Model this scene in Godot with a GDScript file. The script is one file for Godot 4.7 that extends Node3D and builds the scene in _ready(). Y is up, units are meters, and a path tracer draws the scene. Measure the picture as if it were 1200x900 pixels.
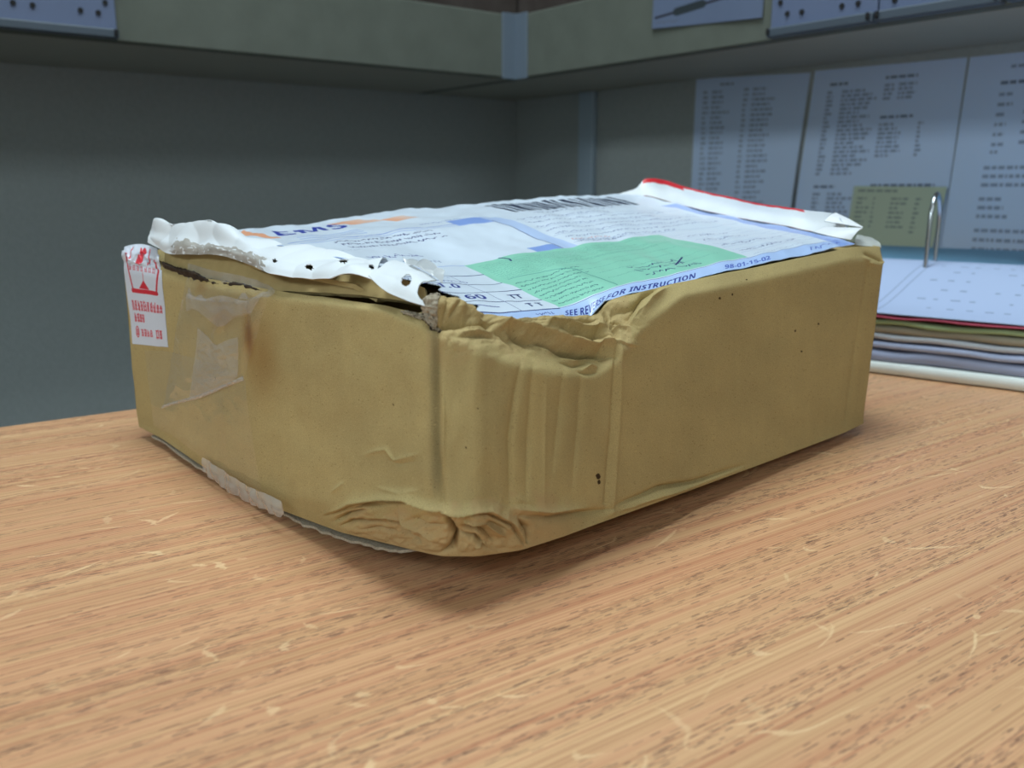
extends Node3D
# A battered carton with a waybill on top, lying on an oak desk in the corner of an office cubicle.
# Plan coordinates used for authoring: Vector3(x to the right, height above the desk, distance ahead of the lens), in metres.
const DESK := 0.74
const EYE := 0.16
const FOC := 1030.0
const AX := 0.7853
const AY := 0.6191
var PITCH := atan(233.0 / 1030.0)
var used := {}

# ------------------------------------------------------------------ space helpers
func W(p: Vector3) -> Vector3:
	return Vector3(AX * p.x + AY * p.z, DESK + p.y, AY * p.x - AX * p.z)

func ray(px: float, py: float) -> Vector3:
	var b := (450.0 - py) / FOC
	return Vector3((px - 600.0) / FOC, b * cos(PITCH) - sin(PITCH), cos(PITCH) + b * sin(PITCH))

func at_h(px: float, py: float, h: float) -> Vector3:
	var d := ray(px, py)
	var t := (h - EYE) / d.y
	return Vector3(d.x * t, h, d.z * t)

func at_f(px: float, py: float, f: float) -> Vector3:
	var d := ray(px, py)
	var t := f / d.z
	return Vector3(d.x * t, EYE + d.y * t, f)

func wray(px: float, py: float) -> Vector3:
	var d := ray(px, py)
	return Vector3(AX * d.x + AY * d.z, d.y, AY * d.x - AX * d.z)

func on_x(px: float, py: float, x: float) -> Vector3:   # a point of the plane x = const
	var d := wray(px, py)
	return Vector3(0, DESK + EYE, 0) + d * (x / d.x)

func on_z(px: float, py: float, z: float) -> Vector3:
	var d := wray(px, py)
	return Vector3(0, DESK + EYE, 0) + d * (z / d.z)

# ------------------------------------------------------------------ node helpers
func numbered(called: String) -> String:
	if not used.has(called):
		used[called] = 0
		return called
	used[called] += 1
	return "%s_%03d" % [called, used[called]]

func tag(o: Node, label: String, category: String, group := "") -> void:
	o.set_meta("label", label)
	o.set_meta("category", category)
	if group != "":
		o.set_meta("group", group)

func thing(called: String, at: Vector3, label: String, category: String, group := "") -> Node3D:
	var o := Node3D.new()
	o.name = numbered(called)
	add_child(o)
	o.position = at
	tag(o, label, category, group)
	return o

func put(called: String, mesh: Mesh, m: Material, parent: Node3D, label := "") -> MeshInstance3D:
	var o := MeshInstance3D.new()
	o.name = called if parent != self else numbered(called)
	o.mesh = mesh
	o.material_override = m
	parent.add_child(o, true)
	if label != "":
		o.set_meta("label", label)
	return o

func struct(called: String, mesh: Mesh, m: Material, at: Vector3) -> MeshInstance3D:
	var o := put(called, mesh, m, self)
	o.position = at
	o.set_meta("kind", "structure")
	return o

# ------------------------------------------------------------------ mesh helpers
func box(size: Vector3, c := 0.002, at := Vector3.ZERO) -> ArrayMesh:   # a box with chamfered edges; UVs in metres
	var st := SurfaceTool.new()
	st.begin(Mesh.PRIMITIVE_TRIANGLES)
	add_box(st, size, c, Transform3D(Basis(), at))
	return st.commit()

func face(st: SurfaceTool, pts: Array, tr: Transform3D) -> void:
	var n: Vector3 = (pts[1] - pts[0]).cross(pts[2] - pts[0]).normalized()
	var mid := Vector3.ZERO
	for p in pts:
		mid += p
	if n.dot(mid) < 0:
		pts = pts.duplicate()
		pts.reverse()
		n = -n
	var a := n.abs()
	var idx := []
	for k in range(1, pts.size() - 1):
		idx += [0, k + 1, k]
	for k in idx:
		var p: Vector3 = pts[k]
		st.set_normal(tr.basis * n)
		st.set_uv(Vector2(p.x, p.z) if a.y >= a.x and a.y >= a.z else (Vector2(p.z, -p.y) if a.x > a.z else Vector2(p.x, -p.y)))
		st.add_vertex(tr * p)

func add_box(st: SurfaceTool, size: Vector3, c: float, tr: Transform3D) -> void:
	var h := size / 2
	for ax in 3:
		var u := (ax + 1) % 3
		var v := (ax + 2) % 3
		for s in [-1, 1]:
			var q := []
			for k in [[-1, -1], [1, -1], [1, 1], [-1, 1]]:
				var p := Vector3.ZERO
				p[ax] = s * h[ax]
				p[u] = k[0] * (h[u] - c)
				p[v] = k[1] * (h[v] - c)
				q.append(p)
			face(st, q, tr)
			for t in [-1, 1]:      # the chamfer between faces ax and u, along v
				var e := []
				for k in [[0, -1], [0, 1], [1, 1], [1, -1]]:
					var p := Vector3.ZERO
					p[ax] = s * (h[ax] - (c if k[0] == 1 else 0.0))
					p[u] = t * (h[u] - (c if k[0] == 0 else 0.0))
					p[v] = k[1] * (h[v] - c)
					e.append(p)
				face(st, e, tr)
	for sx in [-1, 1]:
		for sy in [-1, 1]:
			for sz in [-1, 1]:
				face(st, [Vector3(sx * h.x, sy * (h.y - c), sz * (h.z - c)), Vector3(sx * (h.x - c), sy * h.y, sz * (h.z - c)), Vector3(sx * (h.x - c), sy * (h.y - c), sz * h.z)], tr)

# A grid of points to a smooth mesh. thick > 0 closes it into a sheet of that thickness. mask: cells to leave out.
func grid(P: PackedVector3Array, nx: int, ny: int, thick := 0.0, flip := false, mask := PackedByteArray(), uvs := PackedVector2Array()) -> ArrayMesh:
	var N := PackedVector3Array()
	N.resize(nx * ny)
	var sg := -1.0 if flip else 1.0
	for j in ny:
		for i in nx:
			var a := P[j * nx + mini(i + 1, nx - 1)] - P[j * nx + maxi(i - 1, 0)]
			var b := P[mini(j + 1, ny - 1) * nx + i] - P[maxi(j - 1, 0) * nx + i]
			N[j * nx + i] = a.cross(b).normalized() * sg
	var V := P.duplicate()
	var NN := N.duplicate()
	var U := uvs.duplicate()
	if U.is_empty():
		U.resize(nx * ny)
		for j in ny:
			for i in nx:
				U[j * nx + i] = Vector2(i / float(nx - 1), 1.0 - j / float(ny - 1))
	var I := PackedInt32Array()
	for j in ny - 1:
		for i in nx - 1:
			if mask.size() and mask[j * nx + i]:
				continue
			var a := j * nx + i
			if flip:
				I.append_array([a, a + 1, a + nx, a + 1, a + nx + 1, a + nx])
			else:
				I.append_array([a, a + nx, a + 1, a + 1, a + nx, a + nx + 1])
	if thick > 0.0:
		var o := nx * ny
		for k in nx * ny:
			V.append(P[k] - N[k] * thick)
			NN.append(-N[k])
			U.append(U[k])
		var top := I.duplicate()
		for k in range(0, top.size(), 3):
			I.append_array([top[k] + o, top[k + 2] + o, top[k + 1] + o])
		# walls where a used cell meets an unused one or the border
		for j in ny - 1:
			for i in nx - 1:
				if mask.size() and mask[j * nx + i]:
					continue
				var a := j * nx + i
				var sides := [[i == 0 or (mask.size() > 0 and mask[a - 1] > 0), a, a + nx], [i == nx - 2 or (mask.size() > 0 and mask[a + 1] > 0), a + nx + 1, a + 1],
					[j == 0 or (mask.size() > 0 and mask[a - nx] > 0), a + 1, a], [j == ny - 2 or (mask.size() > 0 and mask[a + nx] > 0), a + nx, a + nx + 1]]
				for s in sides:
					if not s[0]:
						continue
					var p: int = s[1]
					var q: int = s[2]
					var n := (P[q] - P[p]).cross(N[p]).normalized() * -sg
					var at := V.size()
					for k in [p, q, q + o, p + o]:
						V.append(V[k])
						NN.append(n)
						U.append(U[k % o])
					if flip:
						I.append_array([at, at + 1, at + 2, at, at + 2, at + 3])
					else:
						I.append_array([at, at + 2, at + 1, at, at + 3, at + 2])
	var arr := []
	arr.resize(Mesh.ARRAY_MAX)
	arr[Mesh.ARRAY_VERTEX] = V
	arr[Mesh.ARRAY_NORMAL] = NN
	arr[Mesh.ARRAY_TEX_UV] = U
	arr[Mesh.ARRAY_INDEX] = I
	var m := ArrayMesh.new()
	m.add_surface_from_arrays(Mesh.PRIMITIVE_TRIANGLES, arr)
	return m

func polyline(pts: Array, t: float) -> Vector3:      # Catmull-Rom through points, t in 0..1
	var n := pts.size() - 1
	var k := clampi(int(floor(t * n)), 0, n - 1)
	var f := t * n - k
	var a: Vector3 = pts[k]
	var b: Vector3 = pts[k + 1]
	var pre: Vector3 = pts[k - 1] if k > 0 else a * 2.0 - b
	var post: Vector3 = pts[k + 2] if k + 2 <= n else b * 2.0 - a
	return a.cubic_interpolate(b, pre, post, f)

# a loft through rows of points (plan coordinates or world), each row an Array of Vector3; crumple: noise along the normal
func loft(rows: Array, nx: int, ny: int, in_plan: bool, origin: Vector3, crumple := 0.0, freq := 60.0, sd := 1) -> PackedVector3Array:
	var P := PackedVector3Array()
	P.resize(nx * ny)
	var nz := FastNoiseLite.new()
	nz.seed = sd
	nz.frequency = freq
	nz.noise_type = FastNoiseLite.TYPE_CELLULAR      # facets and creases, as in crumpled paper
	nz.cellular_return_type = FastNoiseLite.RETURN_DISTANCE
	nz.fractal_type = FastNoiseLite.FRACTAL_NONE
	for i in nx:
		var t := i / float(nx - 1)
		var col := []
		for r in rows:
			col.append(polyline(r, t))
		for j in ny:
			var p := polyline(col, j / float(ny - 1))
			if in_plan:
				p = W(p)
			P[j * nx + i] = p
	if crumple > 0.0:
		var Q := P.duplicate()
		for j in ny:
			for i in nx:
				var a := P[j * nx + mini(i + 1, nx - 1)] - P[j * nx + maxi(i - 1, 0)]
				var b := P[mini(j + 1, ny - 1) * nx + i] - P[maxi(j - 1, 0) * nx + i]
				var p := P[j * nx + i]
				Q[j * nx + i] = p + a.cross(b).normalized() * crumple * (-1.0 - 2.0 * nz.get_noise_3dv(p))
		P = Q
	for k in P.size():
		P[k] -= origin
	return P

func tube(pts: Array, r: float, seg := 12) -> ArrayMesh:
	var n := pts.size()
	var P := PackedVector3Array()
	P.resize((seg + 1) * n)
	for k in n:
		var d: Vector3 = (pts[mini(k + 1, n - 1)] - pts[maxi(k - 1, 0)]).normalized()
		var a := d.cross(Vector3(0.3, 0.2, 0.93)).normalized()
		var b := d.cross(a)
		var rr := r if k > 0 and k < n - 1 else r * 0.2
		for s in seg + 1:
			var t := TAU * s / seg
			P[k * (seg + 1) + s] = pts[k] + (a * cos(t) + b * sin(t)) * rr
	return grid(P, seg + 1, n, 0.0, false)

# ------------------------------------------------------------------ painting helpers
var fonts := {}

func font_rid(face_name: String) -> RID:
	if not fonts.has(face_name):
		var f := SystemFont.new()
		f.font_names = PackedStringArray([face_name])
		if face_name == "Droid Sans":
			f.font_weight = 700
		fonts[face_name] = f
	return fonts[face_name].get_rids()[0]

func write(im: Image, text: String, x: float, y: float, size: int, col: Color, sx := 1.0, sy := 1.0, slant := 0.0, face_name := "Droid Sans") -> float:
	var ts := TextServerManager.get_primary_interface()
	var rid := font_rid(face_name)
	var key := Vector2i(size, 0)
	ts.font_render_range(rid, key, 32, 126)
	var pages := {}
	for ch in text:
		var g := ts.font_get_glyph_index(rid, size, ch.unicode_at(0), 0)
		var r := ts.font_get_glyph_uv_rect(rid, key, g)
		var o := ts.font_get_glyph_offset(rid, key, g)
		var pg := ts.font_get_glyph_texture_idx(rid, key, g)
		if r.size.x > 0 and pg >= 0:
			if not pages.has(pg):
				pages[pg] = ts.font_get_texture_image(rid, key, pg)
			var src: Image = pages[pg]
			for yy in int(r.size.y * sy):
				for xx in int(r.size.x * sx):
					var a := src.get_pixel(int(r.position.x + xx / sx), int(r.position.y + yy / sy)).a * col.a
					if a > 0.02:
						var gy := yy + o.y * sy
						dot(im, int(x + o.x * sx + xx - gy * slant), int(y + gy), col, a)
		x += ts.font_get_glyph_advance(rid, size, g).x * sx
	return x

func dot(im: Image, x: int, y: int, col: Color, a: float) -> void:
	if x >= 0 and y >= 0 and x < im.get_width() and y < im.get_height():
		var c := im.get_pixel(x, y)
		im.set_pixel(x, y, Color(lerpf(c.r, col.r, a), lerpf(c.g, col.g, a), lerpf(c.b, col.b, a)))

func stroke(im: Image, pts: Array, w: float, col: Color) -> void:
	for k in pts.size() - 1:
		var a: Vector2 = pts[k]
		var b: Vector2 = pts[k + 1]
		var n := int(a.distance_to(b)) + 1
		for s in n:
			var p := a.lerp(b, s / float(n))
			for dy in range(-int(w), int(w) + 1):
				for dx in range(-int(w), int(w) + 1):
					var d := Vector2(dx, dy).length()
					if d <= w:
						dot(im, int(p.x) + dx, int(p.y) + dy, col, clampf(w - d + 0.3, 0, 1) * col.a)

func rect(im: Image, x: float, y: float, w: float, h: float, col: Color) -> void:
	im.fill_rect(Rect2i(int(x), int(y), maxi(1, int(w)), maxi(1, int(h))), col)

func ideograph(im: Image, x: float, y: float, s: float, col: Color, rng: RandomNumberGenerator, w := 1.4, tall := 0.0) -> void:   # small print too blurred to read
	var t := tall if tall > 0.0 else s
	for k in 3:
		var yy := y + t * (0.12 + 0.38 * k)
		if rng.randf() < 0.85:
			stroke(im, [Vector2(x + s * rng.randf_range(0.0, 0.25), yy), Vector2(x + s * rng.randf_range(0.75, 0.95), yy)], w, col)
	for k in 2:
		var xx := x + s * (0.25 + 0.5 * k) + rng.randf_range(-0.1, 0.1) * s
		stroke(im, [Vector2(xx, y + t * rng.randf_range(0, 0.3)), Vector2(xx + rng.randf_range(-0.15, 0.15) * s, y + t)], w, col)

func scribble_line(im: Image, x: float, y: float, length: float, s: float, col: Color, rng: RandomNumberGenerator, w := 0.8) -> void:  # a line of fine print or handwriting
	var at := x
	while at < x + length:
		var word := s * rng.randf_range(1.2, 4.0)
		var k := at
		while k < minf(at + word, x + length):
			stroke(im, [Vector2(k, y + rng.randf_range(0, s)), Vector2(k + s * 0.3, y + rng.randf_range(0, s)), Vector2(k + s * 0.5, y + rng.randf_range(0.2 * s, s))], w, col)
			k += s * 0.62
		at += word + s * 0.6

func tex(im: Image) -> ImageTexture:
	return ImageTexture.create_from_image(im)

func mat(col: Color, rough := 0.7, spec := 0.5) -> StandardMaterial3D:
	var m := StandardMaterial3D.new()
	m.albedo_color = col
	m.roughness = rough
	m.metallic_specular = spec
	return m

func textured(im: Image, rough := 0.7, spec := 0.5) -> StandardMaterial3D:
	var m := mat(Color.WHITE, rough, spec)
	m.albedo_texture = tex(im)
	return m

func noise(freq: float, sd: int, oct := 3, type := FastNoiseLite.TYPE_SIMPLEX) -> FastNoiseLite:
	var n := FastNoiseLite.new()
	n.seed = sd
	n.frequency = freq
	n.fractal_octaves = oct
	n.noise_type = type
	return n

func mottled(c: Color, amount: float, freq: float, sd: int, size := 512, rough := 0.9, bump := 0.0) -> StandardMaterial3D:   # world-space paint or cloth with a faint mottle
	var nt := NoiseTexture2D.new()
	nt.width = size
	nt.height = size
	nt.seamless = true
	nt.noise = noise(freq, sd, 4)
	var g := Gradient.new()
	g.set_color(0, c.darkened(amount))
	g.set_color(1, c.lightened(amount))
	nt.color_ramp = g
	var m := mat(Color.WHITE, rough, 0.3)
	m.albedo_texture = nt
	m.uv1_triplanar = true
	m.uv1_world_triplanar = true
	m.uv1_scale = Vector3.ONE * 2.0
	if bump > 0.0:
		var nb := NoiseTexture2D.new()
		nb.width = size
		nb.height = size
		nb.seamless = true
		nb.as_normal_map = true
		nb.bump_strength = 4.0
		nb.noise = noise(0.2, sd + 1, 3)
		m.normal_enabled = true
		m.normal_texture = nb
		m.normal_scale = bump
	return m

# ------------------------------------------------------------------ the scene
func _ready() -> void:
	# camera
	var cam := Camera3D.new()
	cam.name = "camera"
	add_child(cam)
	cam.position = Vector3(0, DESK + EYE, 0)
	cam.rotation = Vector3(-PITCH, -atan2(AY, AX), 0)
	var at := CameraAttributesPhysical.new()
	at.frustum_focal_length = 27.46
	at.frustum_focus_distance = 0.42
	at.frustum_near = 0.02
	at.frustum_far = 30.0
	at.exposure_aperture = 10.0
	cam.attributes = at
	cam.fov = 47.2
	cam.near = 0.02
	# environment
	var we := WorldEnvironment.new()
	we.name = "environment"
	var env := Environment.new()
	env.background_mode = Environment.BG_COLOR
	env.background_color = Color(0, 0, 0)
	env.tonemap_mode = Environment.TONE_MAPPER_LINEAR
	env.tonemap_exposure = 1.0
	env.sdfgi_enabled = true
	env.ssao_enabled = true
	env.ssil_enabled = true
	we.environment = env
	add_child(we)
	# ceiling fluorescents: fittings with a light of the same size just below each diffuser
	ceiling_light(Vector3(0.30, 2.5, -0.50), 2.5, 0.8, "square fluorescent ceiling panel nearest the wall corner")
	ceiling_light(Vector3(-0.30, 2.5, 2.05), 1.5, 1.24, "square fluorescent ceiling panel behind the camera, nearer the right wall")
	ceiling_light(Vector3(-2.75, 2.5, -0.25), 4.2, 1.24, "unseen square ceiling panel added far along the left wall to brighten the walls")  # this and the next: unseen panels added to brighten the walls under the shelves
	ceiling_light(Vector3(-2.75, 2.5, 2.05), 3.4, 1.24, "unseen square ceiling panel added farthest from the wall corner to brighten the walls")
	room()
	desk()
	shelf()
	wall_papers()
	binder()
	parcel()

func ceiling_light(at: Vector3, energy: float, side: float, label: String) -> void:
	var t := thing("ceiling_light", at, label, "ceiling light", "fluorescent ceiling panels")
	var st := SurfaceTool.new()
	st.begin(Mesh.PRIMITIVE_TRIANGLES)
	for s in [-1, 1]:
		add_box(st, Vector3(side, 0.04, 0.03), 0.003, Transform3D(Basis(), Vector3(0, -0.02, s * (side / 2 - 0.015))))
		add_box(st, Vector3(0.03, 0.04, side - 0.06), 0.003, Transform3D(Basis(), Vector3(s * (side / 2 - 0.015), -0.02, 0)))
	put("frame", st.commit(), mat(Color(0.85, 0.86, 0.87), 0.5), t)
	var m := mat(Color(0.9, 0.9, 0.9), 0.6)
	m.emission_enabled = true
	m.emission = Color(0.93, 1.0, 1.0)
	m.emission_energy_multiplier = 1.0
	put("diffuser", box(Vector3(side - 0.06, 0.012, side - 0.06), 0.002, Vector3(0, -0.012, 0)), m, t)
	var l := AreaLight3D.new()
	l.name = "light"
	l.area_size = Vector2(side - 0.08, side - 0.08)
	l.light_energy = energy
	l.light_color = Color(0.93, 0.99, 1.0)
	l.shadow_enabled = true
	l.area_range = 8.0
	l.area_attenuation = 2.0
	t.add_child(l)
	l.position = Vector3(0, -0.022, 0)
	l.rotation = Vector3(-PI / 2, 0, 0)

const WX := 1.109      # the right wall
const WZ := -1.392     # the left wall

func room() -> void:
	var cloth := mottled(Color(0.66, 0.69, 0.70), 0.03, 0.08, 3, 512, 0.95, 0.2)
	var paint := mat(Color(0.78, 0.78, 0.75), 0.9)
	var carpet := mottled(Color(0.28, 0.29, 0.31), 0.2, 0.25, 5, 512, 1.0, 0.6)
	var x0 := -4.0
	var z1 := 3.0
	var cx := (x0 + WX) / 2
	var cz := (WZ + z1) / 2
	struct("wall_left", box(Vector3(WX - x0 + 0.2, 2.6, 0.1)), cloth, Vector3(cx, 1.25, WZ - 0.05))
	struct("wall_right", box(Vector3(0.1, 2.6, z1 - WZ + 0.2)), cloth, Vector3(WX + 0.05, 1.25, cz))
	struct("wall_behind", box(Vector3(WX - x0 + 0.2, 2.6, 0.1)), paint, Vector3(cx, 1.25, z1 + 0.05))
	struct("wall_side", box(Vector3(0.1, 2.6, z1 - WZ + 0.2)), paint, Vector3(x0 - 0.05, 1.25, cz))
	struct("floor", box(Vector3(WX - x0 + 0.2, 0.1, z1 - WZ + 0.2)), carpet, Vector3(cx, -0.05, cz))
	struct("ceiling", box(Vector3(WX - x0 + 0.2, 0.1, z1 - WZ + 0.2)), mat(Color(0.85, 0.85, 0.83), 0.95), Vector3(cx, 2.55, cz))

# ------------------------------------------------------------------ desk
const DLX := 1.66
const DLZ := 0.92

func wood() -> StandardMaterial3D:
	var n := 2048
	var data := PackedByteArray()
	data.resize(n * n * 3)
	var na := noise(0.0035, 11, 3)
	var nb := noise(0.045, 12, 3)
	var nc := noise(0.006, 13, 2)
	var nd := noise(0.3, 14, 2)
	var nw := noise(0.002, 15, 2)
	var ne := noise(0.16, 17, 1)
	for y in n:
		var ry := float(y)
		for x in n:
			var yy := ry + nw.get_noise_2d(x * 0.35, ry * 0.3) * 16.0
			var band := na.get_noise_2d(x * 0.12, yy)                    # broad growth bands
			var streak := nb.get_noise_2d(x * 0.02, yy)                  # streaks along the grain
			var fine := nd.get_noise_2d(x * 0.012, yy)
			var v := 0.66 + band * 0.14 + streak * 0.20 + fine * 0.22 - 0.36 * smoothstep(0.28, 0.5, ne.get_noise_2d(x * 0.009, yy))
			var red := clampf(0.5 + nc.get_noise_2d(x * 0.1, yy * 3.0) * 1.1, 0, 1)
			v = clampf(v, 0, 1)
			var c0 := Vector3(178, 127, 93).lerp(Vector3(182, 122, 91), red)
			var c1 := Vector3(221, 180, 136).lerp(Vector3(219, 174, 133), red)
			var c := c0.lerp(c1, v)
			var k := (y * n + x) * 3
			data[k] = int(c.x)
			data[k + 1] = int(c.y)
			data[k + 2] = int(c.z)
	var rng := RandomNumberGenerator.new()
	rng.seed = 77
	var np := noise(0.010, 16, 2)
	# open pores: short dark dashes along the grain, crowded in bands
	for q in 110000:
		var x := rng.randf() * n
		var y := rng.randf() * n
		var dens := np.get_noise_2d(x * 0.06, y * 1.2 + nw.get_noise_2d(x * 0.35, y * 0.3) * 16.0)
		if rng.randf() > 0.42 + dens * 0.9:
			continue
		var ln := int(rng.randf_range(3, 9))
		var a := rng.randf_range(0.35, 0.9)
		var wd := 2 if rng.randf() < 0.25 else 1
		for i in ln:
			for j in wd:
				var k := (posmod(int(y) + j, n) * n + posmod(int(x) + i, n)) * 3
				data[k] = int(lerpf(data[k], 108, a))
				data[k + 1] = int(lerpf(data[k + 1], 76, a))
				data[k + 2] = int(lerpf(data[k + 2], 62, a))
	# ray flecks: pale, curved, lying across the grain
	for q in 2000:
		var x := rng.randf() * n
		var y := rng.randf() * n
		if np.get_noise_2d(x * 0.5 + 900.0, y * 0.5) < -0.05:
			continue
		var ln := rng.randf_range(10, 60) * (2.0 if rng.randf() < 0.15 else 1.0)
		var dir := Vector2(rng.randf_range(-0.55, 0.75), 1.0).normalized()
		var bend := rng.randf_range(-0.03, 0.03)
		var wd := rng.randf_range(1.0, 3.0)
		var a := rng.randf_range(0.14, 0.6)
		var p := Vector2(x, y)
		for s in int(ln):
			dir = dir.rotated(bend + rng.randf_range(-0.12, 0.12))
			p += dir
			var ww := wd * sin(PI * (s + 0.5) / ln)
			for i in range(-int(ww), int(ww) + 1):
				var k := (posmod(int(p.y), n) * n + posmod(int(p.x) + i, n)) * 3
				data[k] = int(lerpf(data[k], 240, a))
				data[k + 1] = int(lerpf(data[k + 1], 210, a))
				data[k + 2] = int(lerpf(data[k + 2], 165, a))
	var im := Image.create_from_data(n, n, false, Image.FORMAT_RGB8, data)
	var m := textured(im, 0.40, 0.5)
	m.uv1_scale = Vector3(1.0 / DLX, 2.0 / DLZ, 1)
	m.uv1_offset = Vector3(0.5, 0.37, 0)
	return m

func desk() -> void:
	# far edge runs from the left of the picture to the right wall
	var d := Vector2(0.8196, 0.5729)
	var inw := Vector2(0.5729, -0.8196)
	var w1 := Vector2(0.487, 1.159)
	var mid := w1 - d * (DLX / 2) + inw * (DLZ / 2)
	var c := W(Vector3(mid.x, 0, mid.y))
	var t := thing("desk", Vector3(c.x, 0, c.z), "oak veneer desk with dark pores and pale flecks under the carton and binder", "desk")
	var dw := W(Vector3(d.x, 0, d.y)) - W(Vector3.ZERO)
	t.rotation.y = atan2(-dw.z, dw.x)
	put("tabletop", box(Vector3(DLX, 0.028, DLZ), 0.0015, Vector3(0, DESK - 0.014, 0)), wood(), t)
	var metal := mat(Color(0.3, 0.31, 0.33), 0.5)
	for sx in [-1, 1]:
		for sz in [-1, 1]:
			put("leg", box(Vector3(0.05, DESK - 0.028, 0.05), 0.003, Vector3(sx * (DLX / 2 - 0.25), (DESK - 0.028) / 2, sz * (DLZ / 2 - 0.12))), metal, t)

# ------------------------------------------------------------------ shelf along both walls
const FX := 0.881      # front of the shelf on the right wall
const FZ := -1.107     # front of the shelf on the left wall
const SB := 0.319      # its underside above the desk
const ST := 0.409

func shelf() -> void:
	var grey := mottled(Color(0.37, 0.39, 0.365), 0.03, 0.03, 21, 256, 0.7)
	var under := mat(Color(0.62, 0.62, 0.58), 0.8)
	var lx := -1.6
	var rz := 1.2
	var mid := DESK + (SB + ST) / 2
	var t := thing("wall_shelf", Vector3((FX + lx) / 2, DESK + SB, WZ), "grey green shelf with a deep front board along the left wall, ending in the corner", "shelf", "shelves along the two walls")
	var o := t.position
	put("shelf_board", box(Vector3(FX - lx, 0.018, FZ - WZ - 0.018), 0.001, Vector3((FX + lx) / 2, DESK + SB + 0.009, (WZ + FZ - 0.018) / 2) - o), under, t)
	put("front_board", box(Vector3(FX - lx, ST - SB, 0.018), 0.0015, Vector3((FX + lx) / 2, mid, FZ - 0.009) - o), grey, t)
	# corner cover strip in a paler grey, folded round the inner corner
	var st := SurfaceTool.new()
	st.begin(Mesh.PRIMITIVE_TRIANGLES)
	var hh := ST - SB + 0.004
	add_box(st, Vector3(0.028, hh, 0.003), 0.0006, Transform3D(Basis(), Vector3(FX - 0.014, mid, FZ + 0.0015) - o))
	add_box(st, Vector3(0.003, hh, 0.028), 0.0006, Transform3D(Basis(), Vector3(FX - 0.0015, mid, FZ + 0.014) - o))
	var pale := mat(Color(0.38, 0.43, 0.49), 0.5)
	put("corner_cover", st.commit(), pale, t, "pale blue grey cover strip")
	var t2 := thing("wall_shelf", Vector3(WX, DESK + SB, (rz + WZ) / 2), "grey green shelf with a deep front board along the right wall, above the pinned sheets", "shelf", "shelves along the two walls")
	o = t2.position
	put("shelf_board", box(Vector3(WX - FX - 0.018, 0.018, rz - WZ), 0.001, Vector3((WX + FX + 0.018) / 2, DESK + SB + 0.009, (rz + WZ) / 2) - o), under, t2)
	put("front_board", box(Vector3(0.018, ST - SB, rz - WZ), 0.0015, Vector3(FX + 0.009, mid, (rz + WZ) / 2) - o), grey, t2)
	# the upright that carries the shelf, on the right wall
	var a := on_x(683, 150, WX)
	var b := on_x(700, 150, WX)
	var up := put("wall_upright", box(Vector3(0.012, SB + 0.16, absf(b.z - a.z)), 0.002), mat(Color(0.64, 0.71, 0.78), 0.5), self)
	up.position = Vector3(WX - 0.006, DESK + (SB - 0.16) / 2, (a.z + b.z) / 2)
	tag(up, "pale upright strip on the right wall below the shelf, just right of the corner", "strip")
	# dark cupboards standing on the shelves
	var brown := mottled(Color(0.23, 0.20, 0.19), 0.08, 0.02, 22, 256, 0.8)
	var ch := 0.55
	var cy := DESK + SB + 0.0185 + ch / 2
	var c1 := put("overhead_cupboard", box(Vector3(FX - lx, ch, FZ - WZ - 0.036), 0.002), brown, self)
	c1.position = Vector3((FX + lx) / 2 + 0.03, cy, (WZ + FZ - 0.035) / 2)
	tag(c1, "dark brown overhead cupboard above the left shelf, seen as a sliver", "cupboard", "dark overhead cupboards")
	var c2 := put("overhead_cupboard", box(Vector3(WX - FX - 0.036, ch, rz - WZ - 0.04), 0.002), brown, self)
	c2.position = Vector3((WX + FX + 0.035) / 2, cy, (rz + WZ) / 2)
	tag(c2, "dark brown overhead cupboard above the right shelf, seen as a sliver", "cupboard", "dark overhead cupboards")
	# pale panels hooked on the front boards
	panel_on_x(906, 1029, [[915, 3], [923, 16], [940, 14], [987, 7], [1006, 4]], "pale blue grey panel with five dark holes on the right shelf front, nearest the corner")
	panel_on_x(1031, 1176, [[1049, 0], [1062, -12], [1130, -9]], "pale blue grey panel in the middle of the right shelf front, one hole showing")
	panel_on_x(1181, 1330, [[1200, -18], [1240, -20]], "pale blue grey panel at the right edge of the photo, beyond the last joint")
	panel_on_z(-110, 136, [[15, 3], [38, 6], [94, 12], [115, 15], [123, 3], [-40, -4]], "pale blue grey panel with dark holes on the left shelf front")
	# the poster slip on the right front board
	var im := Image.create(320, 160, false, Image.FORMAT_RGB8)
	im.fill(Color(0.36, 0.41, 0.52))
	stroke(im, [Vector2(10, 128), Vector2(130, 106), Vector2(310, 74)], 3.5, Color(0.09, 0.08, 0.14))
	stroke(im, [Vector2(75, 116), Vector2(150, 101)], 12, Color(0.13, 0.17, 0.20))
	for k in 9:
		rect(im, 12 + k * 8, 140 - k % 3, 5, 6 + k % 4, Color(0.35, 0.38, 0.46))
		rect(im, 40 + k * 24, 20, 18, 4, Color(0.35, 0.38, 0.46))
	var q := on_x(766, 34, FX)
	var r := on_x(895, 21, FX)
	var ph := 0.062
	var pz := []
	var low := []
	for k in 5:
		var z := lerpf(q.z, r.z, k / 4.0)
		low.append(Vector3(FX - 0.0012 - 0.002 * absf(k - 2.0) / 2.0, lerpf(q.y, r.y, k / 4.0), z))
		pz.append(Vector3(FX - 0.0012, lerpf(q.y, r.y, k / 4.0) + ph, z))
	var org: Vector3 = low[2]
	var o2 := put("paper_slip", grid(loft([low, pz], 20, 8, false, org), 20, 8, 0.0003, false), textured(im, 0.7), self)
	o2.position = org
	tag(o2, "small pale slip with a thick dark slanting bar, pinned high on the right shelf front", "paper")

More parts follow.
